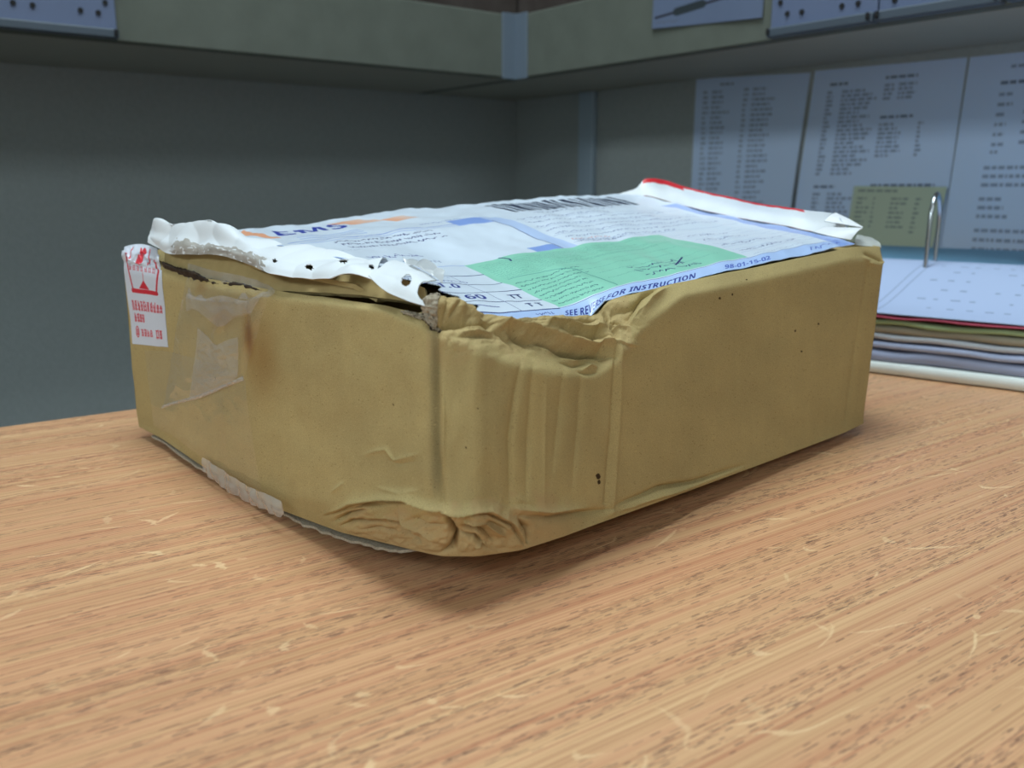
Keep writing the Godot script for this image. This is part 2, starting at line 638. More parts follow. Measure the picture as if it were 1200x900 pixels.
func panel(corner: Vector3, along: Vector3, out: Vector3, width: float, height: float, holes: Array, label: String) -> void:
	var t := thing("mounted_panel", corner, label, "panel", "pale panels along the shelf fronts")
	var bs := Basis(along, Vector3.UP, out)
	t.basis = bs
	var blue := mat(Color(0.37, 0.42, 0.54), 0.55)
	put("plate", box(Vector3(width, height, 0.006), 0.001, Vector3(width / 2, height / 2 + 0.010, 0.003)), blue, t)
	put("ledge", box(Vector3(width, 0.010, 0.014), 0.0015, Vector3(width / 2, 0.005, 0.007)), mat(Color(0.28, 0.32, 0.37), 0.5), t, "darker ledge under the plate")
	var dark := mat(Color(0.05, 0.05, 0.07), 0.8)
	for h in holes:
		var cm := CylinderMesh.new()
		cm.top_radius = 0.0028
		cm.bottom_radius = 0.0028
		cm.height = 0.0016
		cm.radial_segments = 14
		cm.rings = 1
		var o := put("screw", cm, dark, t, "dark screw head")
		o.position = Vector3(h.x, h.y, 0.0066)
		o.rotation.x = PI / 2
	for k in [0.004, width - 0.004]:
		put("clip", box(Vector3(0.004, 0.007, 0.003), 0.001, Vector3(k, 0.006, 0.016)), dark, t)

func panel_on_x(p0: float, p1: float, holes: Array, label: String) -> void:
	var a := on_x(p0, 40, FX)
	var b := on_x(p1, 40, FX)
	var c := Vector3(FX, DESK + SB + 0.001, a.z)
	var hs := []
	for h in holes:
		var q := on_x(h[0], h[1], FX - 0.006)
		hs.append(Vector2(clampf(q.z - c.z, 0.004, b.z - a.z - 0.004), q.y - c.y))
	panel(c, Vector3(0, 0, 1), Vector3(-1, 0, 0), b.z - a.z, 0.115, hs, label)

func panel_on_z(p0: float, p1: float, holes: Array, label: String) -> void:
	var a := on_z(p0, 40, FZ)
	var b := on_z(p1, 40, FZ)
	var c := Vector3(a.x, DESK + SB + 0.001, FZ)
	var hs := []
	for h in holes:
		var q := on_z(h[0], h[1], FZ + 0.006)
		hs.append(Vector2(clampf(q.x - c.x, 0.004, b.x - a.x - 0.004), q.y - c.y))
	panel(c, Vector3(1, 0, 0), Vector3(0, 0, 1), b.x - a.x, 0.115, hs, label)

# ------------------------------------------------------------------ papers on the right wall
func page_image(w: int, h: int, bg: Color, blocks: Array, sd: int) -> Image:
	var im := Image.create(w, h, false, Image.FORMAT_RGB8)
	im.fill(bg)
	var rng := RandomNumberGenerator.new()
	rng.seed = sd
	var ink := Color(0.16, 0.19, 0.30)
	for b in blocks:      # x, y, width, rows, pitch, bar height, bold
		for k in b[3]:
			var x: float = b[0]
			var end: float = b[0] + b[2] * rng.randf_range(0.5, 1.0) if b[3] > 1 else b[0] + b[2]
			while x < end:
				var ww := minf(rng.randf_range(6, 22), end - x)
				rect(im, x, b[1] + k * b[4], ww, b[5], bg.lerp(ink, 0.52 if b[6] else 0.34))
				x += ww + 4
	return im

func sheet(called: String, corners: Array, lift: Array, im: Image, label: String, category: String, group := "") -> void:
	# corners: top left, top right, bottom left, bottom right in pixels on the right wall; lift: distance off the wall along top, middle, bottom (left and right)
	var rows := []
	for k in [2, 1, 0]:
		var row := []
		for s in 5:
			var t := s / 4.0
			var l := Vector2(corners[0][0], corners[0][1]).lerp(Vector2(corners[2][0], corners[2][1]), k / 2.0)
			var r := Vector2(corners[1][0], corners[1][1]).lerp(Vector2(corners[3][0], corners[3][1]), k / 2.0)
			var p := l.lerp(r, t)
			row.append(on_x(p.x, p.y, WX - lerpf(lift[k][0], lift[k][1], t * t)))
		rows.append(row)
	var org: Vector3 = rows[0][2]
	var o := put(called, grid(loft(rows, 24, 24, false, org, 0.0006, 8.0, 5), 24, 24, 0.00025, false), textured(im, 0.75, 0.3), self)
	o.position = org
	tag(o, label, category, group)

func wall_papers() -> void:
	var bg := Color(0.79, 0.87, 1.0)
	var a := page_image(420, 594, bg, [[90, 20, 50, 1, 8, 6, true], [30, 44, 24, 22, 17, 8, false], [62, 44, 70, 22, 17, 8, false], [180, 40, 22, 24, 17, 8, false], [214, 40, 90, 24, 17, 8, false], [30, 430, 100, 8, 17, 8, false]], 3)
	sheet("pinned_sheet", [[816, 92], [950, 85], [806, 300], [918, 300]], [[0.001, 0.001], [0.001, 0.008], [0.002, 0.022]], a, "white list sheet hanging left of the other two, its right edge curling away", "paper", "white sheets pinned to the right wall")
	var b := page_image(420, 594, bg, [[48, 42, 50, 1, 8, 8, true], [44, 66, 22, 20, 13, 8, false], [84, 66, 100, 20, 13, 8, false], [200, 34, 90, 1, 8, 8, true], [200, 56, 30, 4, 13, 8, false], [240, 56, 60, 4, 13, 8, false], [200, 150, 92, 1, 8, 8, true], [200, 172, 70, 8, 13, 8, false], [308, 172, 18, 8, 13, 8, false],
		[44, 352, 60, 1, 8, 8, true], [44, 374, 22, 12, 13, 8, false], [84, 374, 80, 12, 13, 8, false], [200, 350, 180, 1, 8, 8, true], [222, 374, 90, 7, 13, 8, false]], 4)
	sheet("pinned_sheet", [[955, 83], [1134, 67], [922, 310], [1098, 318]], [[0.001, 0.001], [0.003, 0.002], [0.006, 0.004]], b, "white list sheet with bold headings behind the yellow note, between the other two sheets", "paper", "white sheets pinned to the right wall")
	var c := page_image(420, 594, bg, [[110, 30, 60, 1, 8, 8, false], [90, 70, 280, 1, 8, 9, true], [90, 100, 40, 6, 26, 9, false], [160, 96, 190, 6, 26, 9, false], [90, 250, 20, 1, 8, 8, false], [80, 290, 260, 3, 22, 9, false], [80, 370, 90, 3, 22, 9, false], [80, 450, 300, 6, 24, 9, false]], 5)
	sheet("pinned_sheet", [[1137, 67], [1330, 47], [1096, 330], [1282, 344]], [[0.001, 0.001], [0.004, 0.002], [0.012, 0.006]], c, "white letter sheet at the right edge of the photo behind the metal ring", "paper", "white sheets pinned to the right wall")
	var y := page_image(260, 180, Color(0.74, 0.79, 0.72), [[14, 10, 110, 1, 8, 7, false], [14, 34, 40, 7, 14, 6, false], [60, 34, 10, 7, 14, 6, false], [110, 34, 50, 7, 14, 6, false], [180, 34, 20, 8, 14, 6, false]], 6)
	sheet("yellow_note", [[1001, 218], [1110, 219], [990, 287], [1092, 291]], [[0.008, 0.008], [0.010, 0.010], [0.013, 0.014]], y, "pale yellow note overlapping the foot of the middle sheet", "note")

# ------------------------------------------------------------------ lever arch file
func binder() -> void:
	var p0 := Vector2(0.312, 0.748)
	var e1 := Vector2(0.7785, -0.6276)
	var e2 := Vector2(0.6276, 0.7785)
	var at := func(s: float, h: float, q: float) -> Vector3:
		var p := p0 + e1 * s + e2 * q
		return W(Vector3(p.x, h, p.y))
	var o: Vector3 = at.call(0.04, 0.0, 0.10)
	var t := thing("lever_arch_file", o, "open white lever arch file full of papers beside the carton, red divider on top", "file")
	var s0 := -0.115
	var s1 := 0.205
	var nz := noise(18.0, 31, 2)
	# a leaf or bundle: from the front edge back to the rings, following the swell of the stack
	var leaf := func(called: String, low: float, high: float, front: float, m: Material, label := "") -> void:
		# low, high: heights at the front edge
		var st := SurfaceTool.new()
		st.begin(Mesh.PRIMITIVE_TRIANGLES)
		var rows := []
		var swell := func(h: float, q: float) -> float: return h + (h / 0.055) * 0.030 * smoothstep(0.0, 0.16, q)
		var prof := [[front + 0.004, low], [front + 0.0005, low + (high - low) * 0.15], [front, (low + high) / 2], [front + 0.0005, high - (high - low) * 0.15], [front + 0.004, high], [0.05, high], [0.10, high], [0.145, high], [0.17, high], [0.17, low], [0.10, low], [0.04, low], [front + 0.004, low]]
		for pr in prof:
			var row := []
			for k in 13:
				var s := lerpf(s0, s1, k / 12.0)
				var wob: float = nz.get_noise_2d(s * 1.2, high * 30.0) * 0.0016 + 0.0022 * smoothstep(0.10, -0.02, s) * (1.0 if high > 0.02 else 0.0) * 0.0
				row.append(at.call(s, swell.call(pr[1], pr[0]) + (wob if pr[1] > 0.012 else 0.0), pr[0] + nz.get_noise_2d(s * 2.0, high * 90.0 + 7.0) * 0.0012))
			rows.append(row)
		var nx := 40
		var P := PackedVector3Array()
		var nyy := rows.size()
		P.resize(nx * nyy)
		for j in nyy:
			for i in nx:
				P[j * nx + i] = polyline(rows[j], i / float(nx - 1)) - o
		put(called, grid(P, nx, nyy, 0.0, false), m, t, label)
	leaf.call("bottom_cover", 0.0005, 0.0115, 0.0, mat(Color(0.83, 0.86, 0.86), 0.5), "white bottom cover")
	var paper := mat(Color(0.62, 0.66, 0.78), 0.8)
	var dark := mat(Color(0.58, 0.62, 0.74), 0.8)
	leaf.call("paper_bundle", 0.0118, 0.0219, 0.003, dark)
	leaf.call("paper_bundle", 0.0225, 0.0285, 0.002, paper)
	leaf.call("paper_bundle", 0.0292, 0.0348, 0.003, mat(Color(0.68, 0.70, 0.74), 0.8))
	leaf.call("tan_bundle", 0.0350, 0.0426, 0.003, mat(Color(0.58, 0.56, 0.50), 0.85), "grey tan bundle of cards")
	leaf.call("green_divider", 0.0428, 0.0478, 0.002, mat(Color(0.56, 0.63, 0.47), 0.8), "green card divider")
	leaf.call("red_divider", 0.0492, 0.0512, 0.0, mat(Color(0.60, 0.20, 0.30), 0.6), "red card divider")
	# the top page, with a ruled table printed on it
	var im := Image.create(900, 460, false, Image.FORMAT_RGB8)
	im.fill(Color(0.67, 0.73, 0.87))
	var ink := Color(0.54, 0.59, 0.72)
	stroke(im, [Vector2(290, 440), Vector2(330, 30)], 1.6, ink)
	stroke(im, [Vector2(312, 440), Vector2(352, 30)], 1.6, ink)
	var rng := RandomNumberGenerator.new()
	rng.seed = 9
	for r in 7:
		for k in 12:
			if rng.randf() < 0.8:
				rect(im, 372 + k * 42 + rng.randf_range(-4, 4), 50 + r * 54, rng.randf_range(8, 24), 7, ink)
	var rows := []
	for q in [0.0015, 0.03, 0.06, 0.09, 0.12, 0.145, 0.165]:
		var row := []
		for k in 7:
			var s := lerpf(s0, s1, k / 6.0)
			row.append(at.call(s, 0.0535 + 0.0335 * smoothstep(0.0, 0.16, q), q))
		rows.append(row)
	put("top_page", grid(loft(rows, 40, 24, true if false else false, o), 40, 24, 0.0006, false), textured(im, 0.7, 0.3), t, "white printed page with a ruled table")
	# spine block and the front cover folded back, teal inside
	var teal := mat(Color(0.44, 0.64, 0.78), 0.5)
	rows = []
	for pr in [[0.176, 0.0005], [0.176, 0.060], [0.182, 0.074], [0.23, 0.0785], [0.30, 0.083], [0.355, 0.088]]:
		var row := []
		for k in 5:
			row.append(at.call(lerpf(s0, s1, k / 4.0), pr[1], pr[0]))
		rows.append(row)
	put("back_cover", grid(loft(rows, 16, 40, false, o), 16, 40, 0.0025, false), teal, t, "teal cover folded back")
	# lever arch rings on their base plate
	var steel := mat(Color(0.75, 0.77, 0.80), 0.22)
	steel.metallic = 1.0
	for s in [0.004, 0.100]:
		var pts := []
		for k in 25:
			var u := k / 24.0
			var h: float
			var q: float
			if u < 0.28:
				h = lerpf(0.02, 0.122, u / 0.28)
				q = 0.128
			elif u > 0.72:
				h = lerpf(0.122, 0.02, (u - 0.72) / 0.28)
				q = 0.162
			else:
				var a := (u - 0.28) / 0.44 * PI
				h = 0.122 + 0.030 * sin(a)
				q = 0.145 - 0.017 * cos(a)
			pts.append(at.call(s, h, q) - o)
		put("arch_ring", tube(pts, 0.0021, 12), steel, t, "polished steel arch ring")
	put("loose_sheet", grid(loft([[at.call(0.07, 0.0905, 0.26), at.call(0.12, 0.0880, 0.24), at.call(0.20, 0.0865, 0.23)], [at.call(0.06, 0.0915, 0.33), at.call(0.12, 0.0925, 0.33), at.call(0.20, 0.0915, 0.33)]], 12, 8, false, o), 12, 8, 0.0006, false), mat(Color(0.72, 0.75, 0.85), 0.7), t, "white page edge lying on the teal cover")

# ------------------------------------------------------------------ the carton
const S0 := 143.0
const S1 := 1036.0
const NS := 780
const NV := 260
const NB := 60
var keys: Array = []
var BP := PackedVector3Array()       # body points, plan coordinates
var HF := PackedFloat32Array()
var gain := 1.35
var col_bot := PackedFloat32Array()
var col_top := PackedFloat32Array()

func key(b: Array, l: Array, s: Array, t: Array) -> void:
	var pb := at_h(b[0], b[1], b[2])
	keys.append([s[0], pb, at_f(l[0], l[1], pb.z + l[2]), at_f(s[0], s[1], pb.z + s[2]), at_f(t[0], t[1], pb.z + t[2]), b[1], t[1]])

func face_f(px: float) -> float:      # distance of the carton's front faces at a picture column
	for k in keys.size() - 1:
		if keys[k + 1][0] >= px or k == keys.size() - 2:
			var u: float = (px - keys[k][0]) / (keys[k + 1][0] - keys[k][0])
			return lerpf(keys[k][3].z, keys[k + 1][3].z, clampf(u, -0.2, 1.2))
	return 0.5

func rim_f(px: float) -> float:      # distance of the carton's top edge at a picture column
	for k in keys.size() - 1:
		if keys[k + 1][0] >= px or k == keys.size() - 2:
			return lerpf(keys[k][4].z, keys[k + 1][4].z, clampf((px - keys[k][0]) / (keys[k + 1][0] - keys[k][0]), 0, 1)) + 0.002
	return 0.5

func bump(cx: float, cy: float, rx: float, ry: float, amp: float) -> void:
	for i in range(maxi(0, int((cx - 3 * rx - S0) / (S1 - S0) * (NS - 1))), mini(NS, int((cx + 3 * rx - S0) / (S1 - S0) * (NS - 1)) + 2)):
		var x := S0 + (S1 - S0) * i / (NS - 1)
		for j in NV:
			var y := lerpf(col_bot[i], col_top[i], j / float(NV - 1))
			var e := pow((x - cx) / rx, 2) + pow((y - cy) / ry, 2)
			if e < 9.0:
				HF[j * NS + i] += amp * exp(-e)

# a crease: a ridge (amp > 0) or valley (amp < 0) along a line; wl and wr are its widths on the two sides, so one side can be steep
func crease(pts: Array, amp: float, wl: float, wr: float, ends := true) -> void:
	var lo := Vector2(1e9, 1e9)
	var hi := -lo
	var total := 0.0
	for k in pts.size():
		lo = lo.min(pts[k])
		hi = hi.max(pts[k])
		if k > 0:
			total += pts[k].distance_to(pts[k - 1])
	var m := 2.6 * maxf(wl, wr)
	lo -= Vector2(m, m)
	hi += Vector2(m, m)
	for i in range(maxi(0, int((lo.x - S0) / (S1 - S0) * (NS - 1))), mini(NS, int((hi.x - S0) / (S1 - S0) * (NS - 1)) + 2)):
		var x := S0 + (S1 - S0) * i / (NS - 1)
		var ja := clampi(int((col_bot[i] - hi.y) / (col_bot[i] - col_top[i]) * (NV - 1)), 0, NV - 1)
		var jb := clampi(int((col_bot[i] - lo.y) / (col_bot[i] - col_top[i]) * (NV - 1)) + 1, 0, NV - 1)
		for j in range(ja, jb + 1):
			var p := Vector2(x, lerpf(col_bot[i], col_top[i], j / float(NV - 1)))
			var best := 1e9
			var side := 1.0
			var along := 0.0
			var run := 0.0
			for k in pts.size() - 1:
				var a: Vector2 = pts[k]
				var ab: Vector2 = pts[k + 1] - a
				var ln := ab.length()
				var u := clampf((p - a).dot(ab) / (ln * ln), 0, 1)
				var d := p.distance_to(a + ab * u)
				if d < best:
					best = d
					side = ab.cross(p - a)
					along = (run + u * ln) / total
				run += ln
			var w := wl if side < 0 else wr
			var e := best / w
			if e < 2.6:
				var f := exp(-1.5 * e) - 0.020
				if ends:
					f *= pow(maxf(sin(PI * clampf(along, 0.02, 0.98)), 0.0), 0.6)
				HF[j * NS + i] += amp * f * gain

func V2(a: Array) -> Array:
	var r := []
	for k in range(0, a.size(), 2):
		r.append(Vector2(a[k], a[k + 1]))
	return r

func shape_body() -> void:
	#    bottom: px, py, height        low: px, py, step ahead      shoulder                   top
	key([163, 500, .007], [160, 482, .0], [145, 314, .0], [146, 297, .006])
	key([190, 514, .007], [188, 497, -.001], [183, 322, .0], [185, 304, .008])
	key([235, 545, .006], [233, 526, -.002], [228, 336, .0], [229, 324, .005])
	key([330, 598, .007], [328, 580, -.004], [318, 349, -.001], [318, 340, .004])
	key([400, 624, .010], [398, 594, -.008], [395, 357, -.003], [395, 350, .003])
	key([450, 636, .012], [449, 583, -.012], [447, 364, -.005], [447, 357, .002])
	key([494, 647, .0145], [495, 580, -.014], [496, 384, -.006], [496, 368, .002])
	key([518, 652, .016], [520, 590, -.012], [514, 395, -.004], [513, 348, .010])
	key([560, 652, .017], [560, 600, -.008], [560, 410, -.002], [556, 366, .016])
	key([610, 645, .0165], [607, 612, -.003], [602, 428, .0], [596, 376, .022])
	key([660, 629, .016], [658, 610, -.001], [655, 440, .0], [650, 371, .028])
	key([700, 614, .0155], [698, 600, .0], [700, 440, .002], [697, 370, .030])
	key([722, 606, .015], [721, 592, .0], [722, 425, .0], [714, 353, .028])
	key([750, 596, .014], [750, 583, .0], [748, 388, .0], [746, 343, .016])
	key([800, 578, .012], [800, 567, .0], [800, 347, .0], [800, 330, .012])
	key([900, 541, .0095], [900, 531, .0], [900, 327, .0], [900, 310, .010])
	key([990, 507, .007], [990, 497, .0], [1000, 304, .0], [1000, 289, .010])
	key([1012, 496, .006], [1012, 488, .0], [1035, 308, .0], [1031, 289, .010])
	var nc := NS + NB
	BP.resize(nc * NV)
	HF.resize(NS * NV)
	HF.fill(0.0)
	col_bot.resize(NS)
	col_top.resize(NS)
	var last: Array = keys[keys.size() - 1]
	var first: Array = keys[0]
	var K := [Vector3(.078, .022, .775), Vector3(.078, .034, .777), Vector3(.078, .135, .775), Vector3(.076, .148, .765)]
	for i in nc:
		var rows := []
		if i < NS:
			var px := S0 + (S1 - S0) * i / (NS - 1)
			var k := 0
			while k < keys.size() - 2 and keys[k + 1][0] < px:
				k += 1
			var u := clampf((px - keys[k][0]) / (keys[k + 1][0] - keys[k][0]), 0, 1)
			for r in 4:
				rows.append(keys[k][r + 1].lerp(keys[k + 1][r + 1], u))
			col_bot[i] = lerpf(keys[k][5], keys[k + 1][5], u)
			col_top[i] = lerpf(keys[k][6], keys[k + 1][6], u)
		else:
			var u := (i - NS + 1) / float(NB)
			for r in 4:
				rows.append(last[r + 1].lerp(K[r], u * 2.0) if u < 0.5 else K[r].lerp(first[r + 1], u * 2.0 - 1.0))
		# knots along the height by length
		var ln := [0.0]
		for r in 3:
			ln.append(ln[r] + rows[r].distance_to(rows[r + 1]))
		for j in NV:
			var d: float = ln[3] * j / (NV - 1)
			var r := 0
			while r < 2 and ln[r + 1] < d:
				r += 1
			BP[j * nc + i] = rows[r].lerp(rows[r + 1], (d - ln[r]) / maxf(1e-6, ln[r + 1] - ln[r]))
	for pass_ in 2:      # round the knots
		var Q := BP.duplicate()
		for i in nc:
			for j in range(1, NV - 1):
				var w := mini(4, mini(j, NV - 1 - j))
				var s := Vector3.ZERO
				for d in range(-w, w + 1):
					s += BP[(j + d) * nc + i]
				Q[j * nc + i] = s / (2 * w + 1)
		BP = Q
		Q = BP.duplicate()
		for i in NS:
			var w := mini(4, mini(i, NS - 1 - i))
			for j in NV:
				var s := Vector3.ZERO
				for d in range(-w, w + 1):
					s += BP[j * nc + i + d]
				Q[j * nc + i] = s / (2 * w + 1)
		BP = Q
	folds()

func folds() -> void:
	var mm := 0.001
	# score line at the near corner: a groove with a raised lip on its right
	crease(V2([511, 385, 510, 440, 509, 520, 513, 572]), -1.5 * mm, 9, 4, false)
	crease(V2([517, 440, 518, 480, 516, 530, 512, 545]), 1.1 * mm, 3, 4)
	crease(V2([505, 380, 504, 560]), 0.7 * mm, 6, 6)
	# second score line
	crease(V2([722, 372, 722, 440, 717, 520, 711, 590]), -1.5 * mm, 9, 4, false)
	crease(V2([729, 400, 728, 470, 722, 560, 719, 600]), 0.9 * mm, 4, 9, false)
	# pleats pressed into the narrow face
	crease(V2([612, 438, 603, 480, 597, 520, 596, 600]), -1.7 * mm, 4, 12)
	crease(V2([624, 445, 619, 520, 613, 590]), -1.4 * mm, 4, 11)
	crease(V2([660, 447, 657, 490, 645, 560]), -1.1 * mm, 5, 12)
	crease(V2([681, 452, 678, 510, 670, 575]), -1.2 * mm, 4, 12)
	crease(V2([640, 450, 636, 520, 632, 600]), 0.8 * mm, 9, 6)
	# collapsed rim: rolls and sharp valleys
	gain = 1.75
	crease(V2([590, 388, 612, 396, 634, 403, 665, 416, 692, 421, 721, 417]), 4.2 * mm, 13, 8, false)
	crease(V2([592, 394, 612, 407, 632, 415, 655, 425, 680, 431, 722, 430]), -3.2 * mm, 4, 5)
	crease(V2([646, 380, 665, 384, 690, 392, 719, 391]), 2.6 * mm, 10, 6, false)
	crease(V2([658, 386, 672, 400, 695, 404, 720, 402]), -2.4 * mm, 4, 5)
	crease(V2([660, 391, 675, 405, 694, 409]), 1.2 * mm, 3, 3)
	crease(V2([612, 387, 624, 389, 633, 391]), -1.4 * mm, 4, 2)
	crease(V2([591, 388, 603, 399, 612, 411, 620, 419]), -1.9 * mm, 6, 3)
	crease(V2([598, 396, 612, 404, 640, 422, 660, 430]), 1.6 * mm, 4, 3)
	crease(V2([656, 432, 672, 437, 690, 434, 706, 440]), 1.2 * mm, 3, 3)
	crease(V2([655, 438, 672, 443, 690, 440]), -1.0 * mm, 2, 3)
	crease(V2([682, 448, 690, 443, 700, 446]), 1.4 * mm, 3, 4)
	crease(V2([676, 450, 686, 453, 700, 452]), -0.9 * mm, 3, 3)
	crease(V2([738, 392, 748, 372, 762, 354, 780, 340]), 2.6 * mm, 4, 9)
	crease(V2([733, 388, 744, 366, 756, 350, 770, 341]), -2.4 * mm, 5, 4)
	crease(V2([712, 366, 716, 378, 716, 390, 722, 399]), -2.6 * mm, 4, 5)
	crease(V2([716, 388, 724, 382, 733, 388]), -2.0 * mm, 3, 3)
	crease(V2([722, 371, 736, 368, 750, 356]), -1.6 * mm, 4, 6)
	crease(V2([718, 396, 730, 393, 740, 393]), 1.6 * mm, 3, 3)
	bump(728, 360, 9, 8, 2.4 * mm)
	bump(700, 380, 12, 6, 1.6 * mm)
	crease(V2([604, 378, 622, 383, 640, 384]), -1.2 * mm, 3, 3)
	crease(V2([668, 376, 684, 380, 704, 381]), -1.3 * mm, 3, 4)
	crease(V2([628, 398, 640, 392, 652, 394]), -1.0 * mm, 2, 3)
	crease(V2([744, 382, 752, 366, 766, 350]), -0.9 * mm, 2, 4)
	# the rolled-over rim beside the torn corner
	gain = 1.4
	bump(530, 364, 22, 11, 5.0 * mm)
	bump(512, 366, 7, 14, 3.0 * mm)
	crease(V2([505, 387, 520, 386, 545, 388, 575, 387]), -3.4 * mm, 4, 4, false)
	crease(V2([524, 352, 522, 366, 520, 380]), -2.2 * mm, 2, 3)
	crease(V2([536, 362, 531, 370, 526, 378]), -1.6 * mm, 3, 3)
	crease(V2([550, 358, 558, 372, 566, 382]), 1.8 * mm, 5, 4)
	crease(V2([535, 393, 552, 392, 570, 396, 578, 394]), 1.6 * mm, 4, 3)
	crease(V2([534, 404, 556, 402, 582, 406]), -1.3 * mm, 3, 3)
	crease(V2([540, 399, 560, 398, 580, 399]), 1.5 * mm, 3, 3)
	crease(V2([574, 394, 590, 401, 600, 412, 606, 424]), -1.6 * mm, 5, 3)
	bump(598, 384, 9, 7, 1.6 * mm)
	# crushed lower corner
	gain = 2.6
	crease(V2([378, 594, 410, 576, 447, 567, 480, 565, 512, 577, 540, 585, 572, 591, 598, 611, 611, 640]), 2.0 * mm, 5, 9)
	crease(V2([378, 599, 410, 581, 447, 572, 480, 570, 512, 583]), -1.5 * mm, 5, 4)
	crease(V2([513, 578, 522, 600, 531, 620, 527, 637, 512, 648]), -3.2 * mm, 5, 4)
	crease(V2([540, 587, 570, 594, 595, 612, 608, 640]), -1.8 * mm, 4, 3)
	crease(V2([388, 606, 405, 594, 428, 585]), -1.5 * mm, 4, 3)
	crease(V2([396, 612, 414, 603, 448, 604]), -1.5 * mm, 4, 3)
	crease(V2([448, 598, 466, 606, 476, 620, 497, 633]), -1.7 * mm, 4, 3)
	crease(V2([470, 585, 480, 600, 498, 612, 512, 630]), 1.6 * mm, 6, 4)
	crease(V2([538, 605, 562, 614, 576, 632]), -1.9 * mm, 4, 3)
	crease(V2([534, 617, 556, 625, 570, 641]), -1.9 * mm, 4, 3)
	crease(V2([540, 597, 566, 604, 588, 626]), 1.5 * mm, 4, 3)
	crease(V2([556, 640, 566, 634, 572, 640]), 1.0 * mm, 3, 3)
	crease(V2([600, 602, 640, 606, 690, 601, 722, 596]), -1.3 * mm, 4, 6)
	crease(V2([604, 596, 640, 600, 690, 596]), 1.0 * mm, 6, 3)
	crease(V2([604, 606, 612, 618, 611, 638]), -2.0 * mm, 4, 3)
	crease(V2([404, 588, 424, 579, 452, 576]), -0.9 * mm, 3, 3)
	crease(V2([420, 616, 444, 612, 466, 618]), -0.9 * mm, 3, 3)
	crease(V2([486, 592, 500, 602, 518, 606]), -0.8 * mm, 3, 3)
	crease(V2([548, 603, 572, 606, 590, 618]), -0.9 * mm, 3, 3)
	crease(V2([430, 596, 456, 593, 480, 598]), 0.8 * mm, 4, 3)
	bump(460, 590, 30, 12, 1.2 * mm)
	# small wrinkles on the left face
	gain = 1.2
	crease(V2([426, 523, 440, 518, 452, 516, 462, 527, 476, 523, 492, 519]), 1.0 * mm, 3, 4)
	crease(V2([386, 566, 394, 560, 401, 554]), 0.9 * mm, 2, 3)
	crease(V2([455, 527, 470, 530, 488, 526]), -0.7 * mm, 4, 4)
	crease(V2([440, 556, 470, 560, 492, 556]), 0.8 * mm, 4, 5)
	crease(V2([292, 340, 290, 400, 286, 460]), -0.9 * mm, 3, 5)
	crease(V2([262, 380, 262, 470, 268, 560]), 0.5 * mm, 8, 8)
	# folded lip along the foot of the right face
	gain = 2.2
	crease(V2([720, 593, 745, 582, 772, 571, 812, 565, 868, 546]), -1.5 * mm, 3, 5)
	crease(V2([728, 598, 752, 588, 785, 579, 818, 571, 872, 552]), 2.2 * mm, 6, 5)
	crease(V2([735, 594, 770, 583, 800, 577, 830, 566]), -0.9 * mm, 2, 2)
	# right end: score line and nicked corner
	gain = 1.4
	crease(V2([1019, 312, 1011, 400, 1002, 492]), -0.8 * mm, 5, 3, false)
	crease(V2([1016, 301, 1026, 306, 1036, 311]), -1.6 * mm, 3, 3, false)
	crease(V2([1010, 306, 1020, 314, 1030, 316]), 0.9 * mm, 4, 3)
	# flute lines and the slight waviness of old board
	var n1 := noise(0.06, 41, 2)
	var n2 := noise(0.012, 42, 3)
	var n3 := noise(0.22, 43, 2)
	var crush := noise(0.045, 44, 3)
	var facet := noise(0.055, 45, 1, FastNoiseLite.TYPE_CELLULAR)
	facet.fractal_type = FastNoiseLite.FRACTAL_NONE
	facet.cellular_return_type = FastNoiseLite.RETURN_DISTANCE
	for i in NS:
		var x := S0 + (S1 - S0) * i / (NS - 1)
		for j in NV:
			var y := lerpf(col_bot[i], col_top[i], j / float(NV - 1))
			var k := j * NS + i
			HF[k] += n1.get_noise_2d(x, y * 0.04) * (0.00005 if x < 720 else 0.00001) + n2.get_noise_2d(x, y * 0.6) * (0.0006 if x < 720 else 0.0003) + n3.get_noise_2d(x, y) * 0.00003
			# the crushed zones are rumpled all over
			var z := 0.0
			if x > 495 and x < 770:
				z = maxf(z, smoothstep(450.0, 400.0, y + absf(x - 630.0) * 0.10) * smoothstep(495.0, 525.0, x) * smoothstep(770.0, 725.0, x))
			if x > 375 and x < 640:
				z = maxf(z, smoothstep(575.0, 600.0, y) * smoothstep(375.0, 420.0, x) * smoothstep(640.0, 600.0, x))
			if z > 0.0:
				HF[k] += z * (0.5 - absf(crush.get_noise_2d(x, y))) * 0.0006 - z * (facet.get_noise_2d(x, y * 1.3) + 0.5) * 0.0016
			HF[k] *= smoothstep(0.0, 0.03, j / float(NV - 1))
	var nc := NS + NB
	var Q := BP.duplicate()
	for i in NS:
		for j in NV:
			Q[j * nc + i] = BP[j * nc + i] + body_normal(i, j) * HF[j * NS + i]
	BP = Q

func body_point(px: float, py: float, lift := 0.0) -> Vector3:    # a point of the carton's front at a picture position, lifted off along the normal
	var i := clampf((px - S0) / (S1 - S0) * (NS - 1), 1, NS - 2)
	var i0 := int(i)
	var cb := lerpf(col_bot[i0], col_bot[i0 + 1], i - i0)
	var ct := lerpf(col_top[i0], col_top[i0 + 1], i - i0)
	var j := clampf((cb - py) / (cb - ct) * (NV - 1), 1, NV - 2)
	var j0 := int(j)
	var nc := NS + NB
	var p := BP[j0 * nc + i0].lerp(BP[j0 * nc + i0 + 1], i - i0).lerp(BP[(j0 + 1) * nc + i0].lerp(BP[(j0 + 1) * nc + i0 + 1], i - i0), j - j0)
	return p + body_normal(i0, j0) * lift

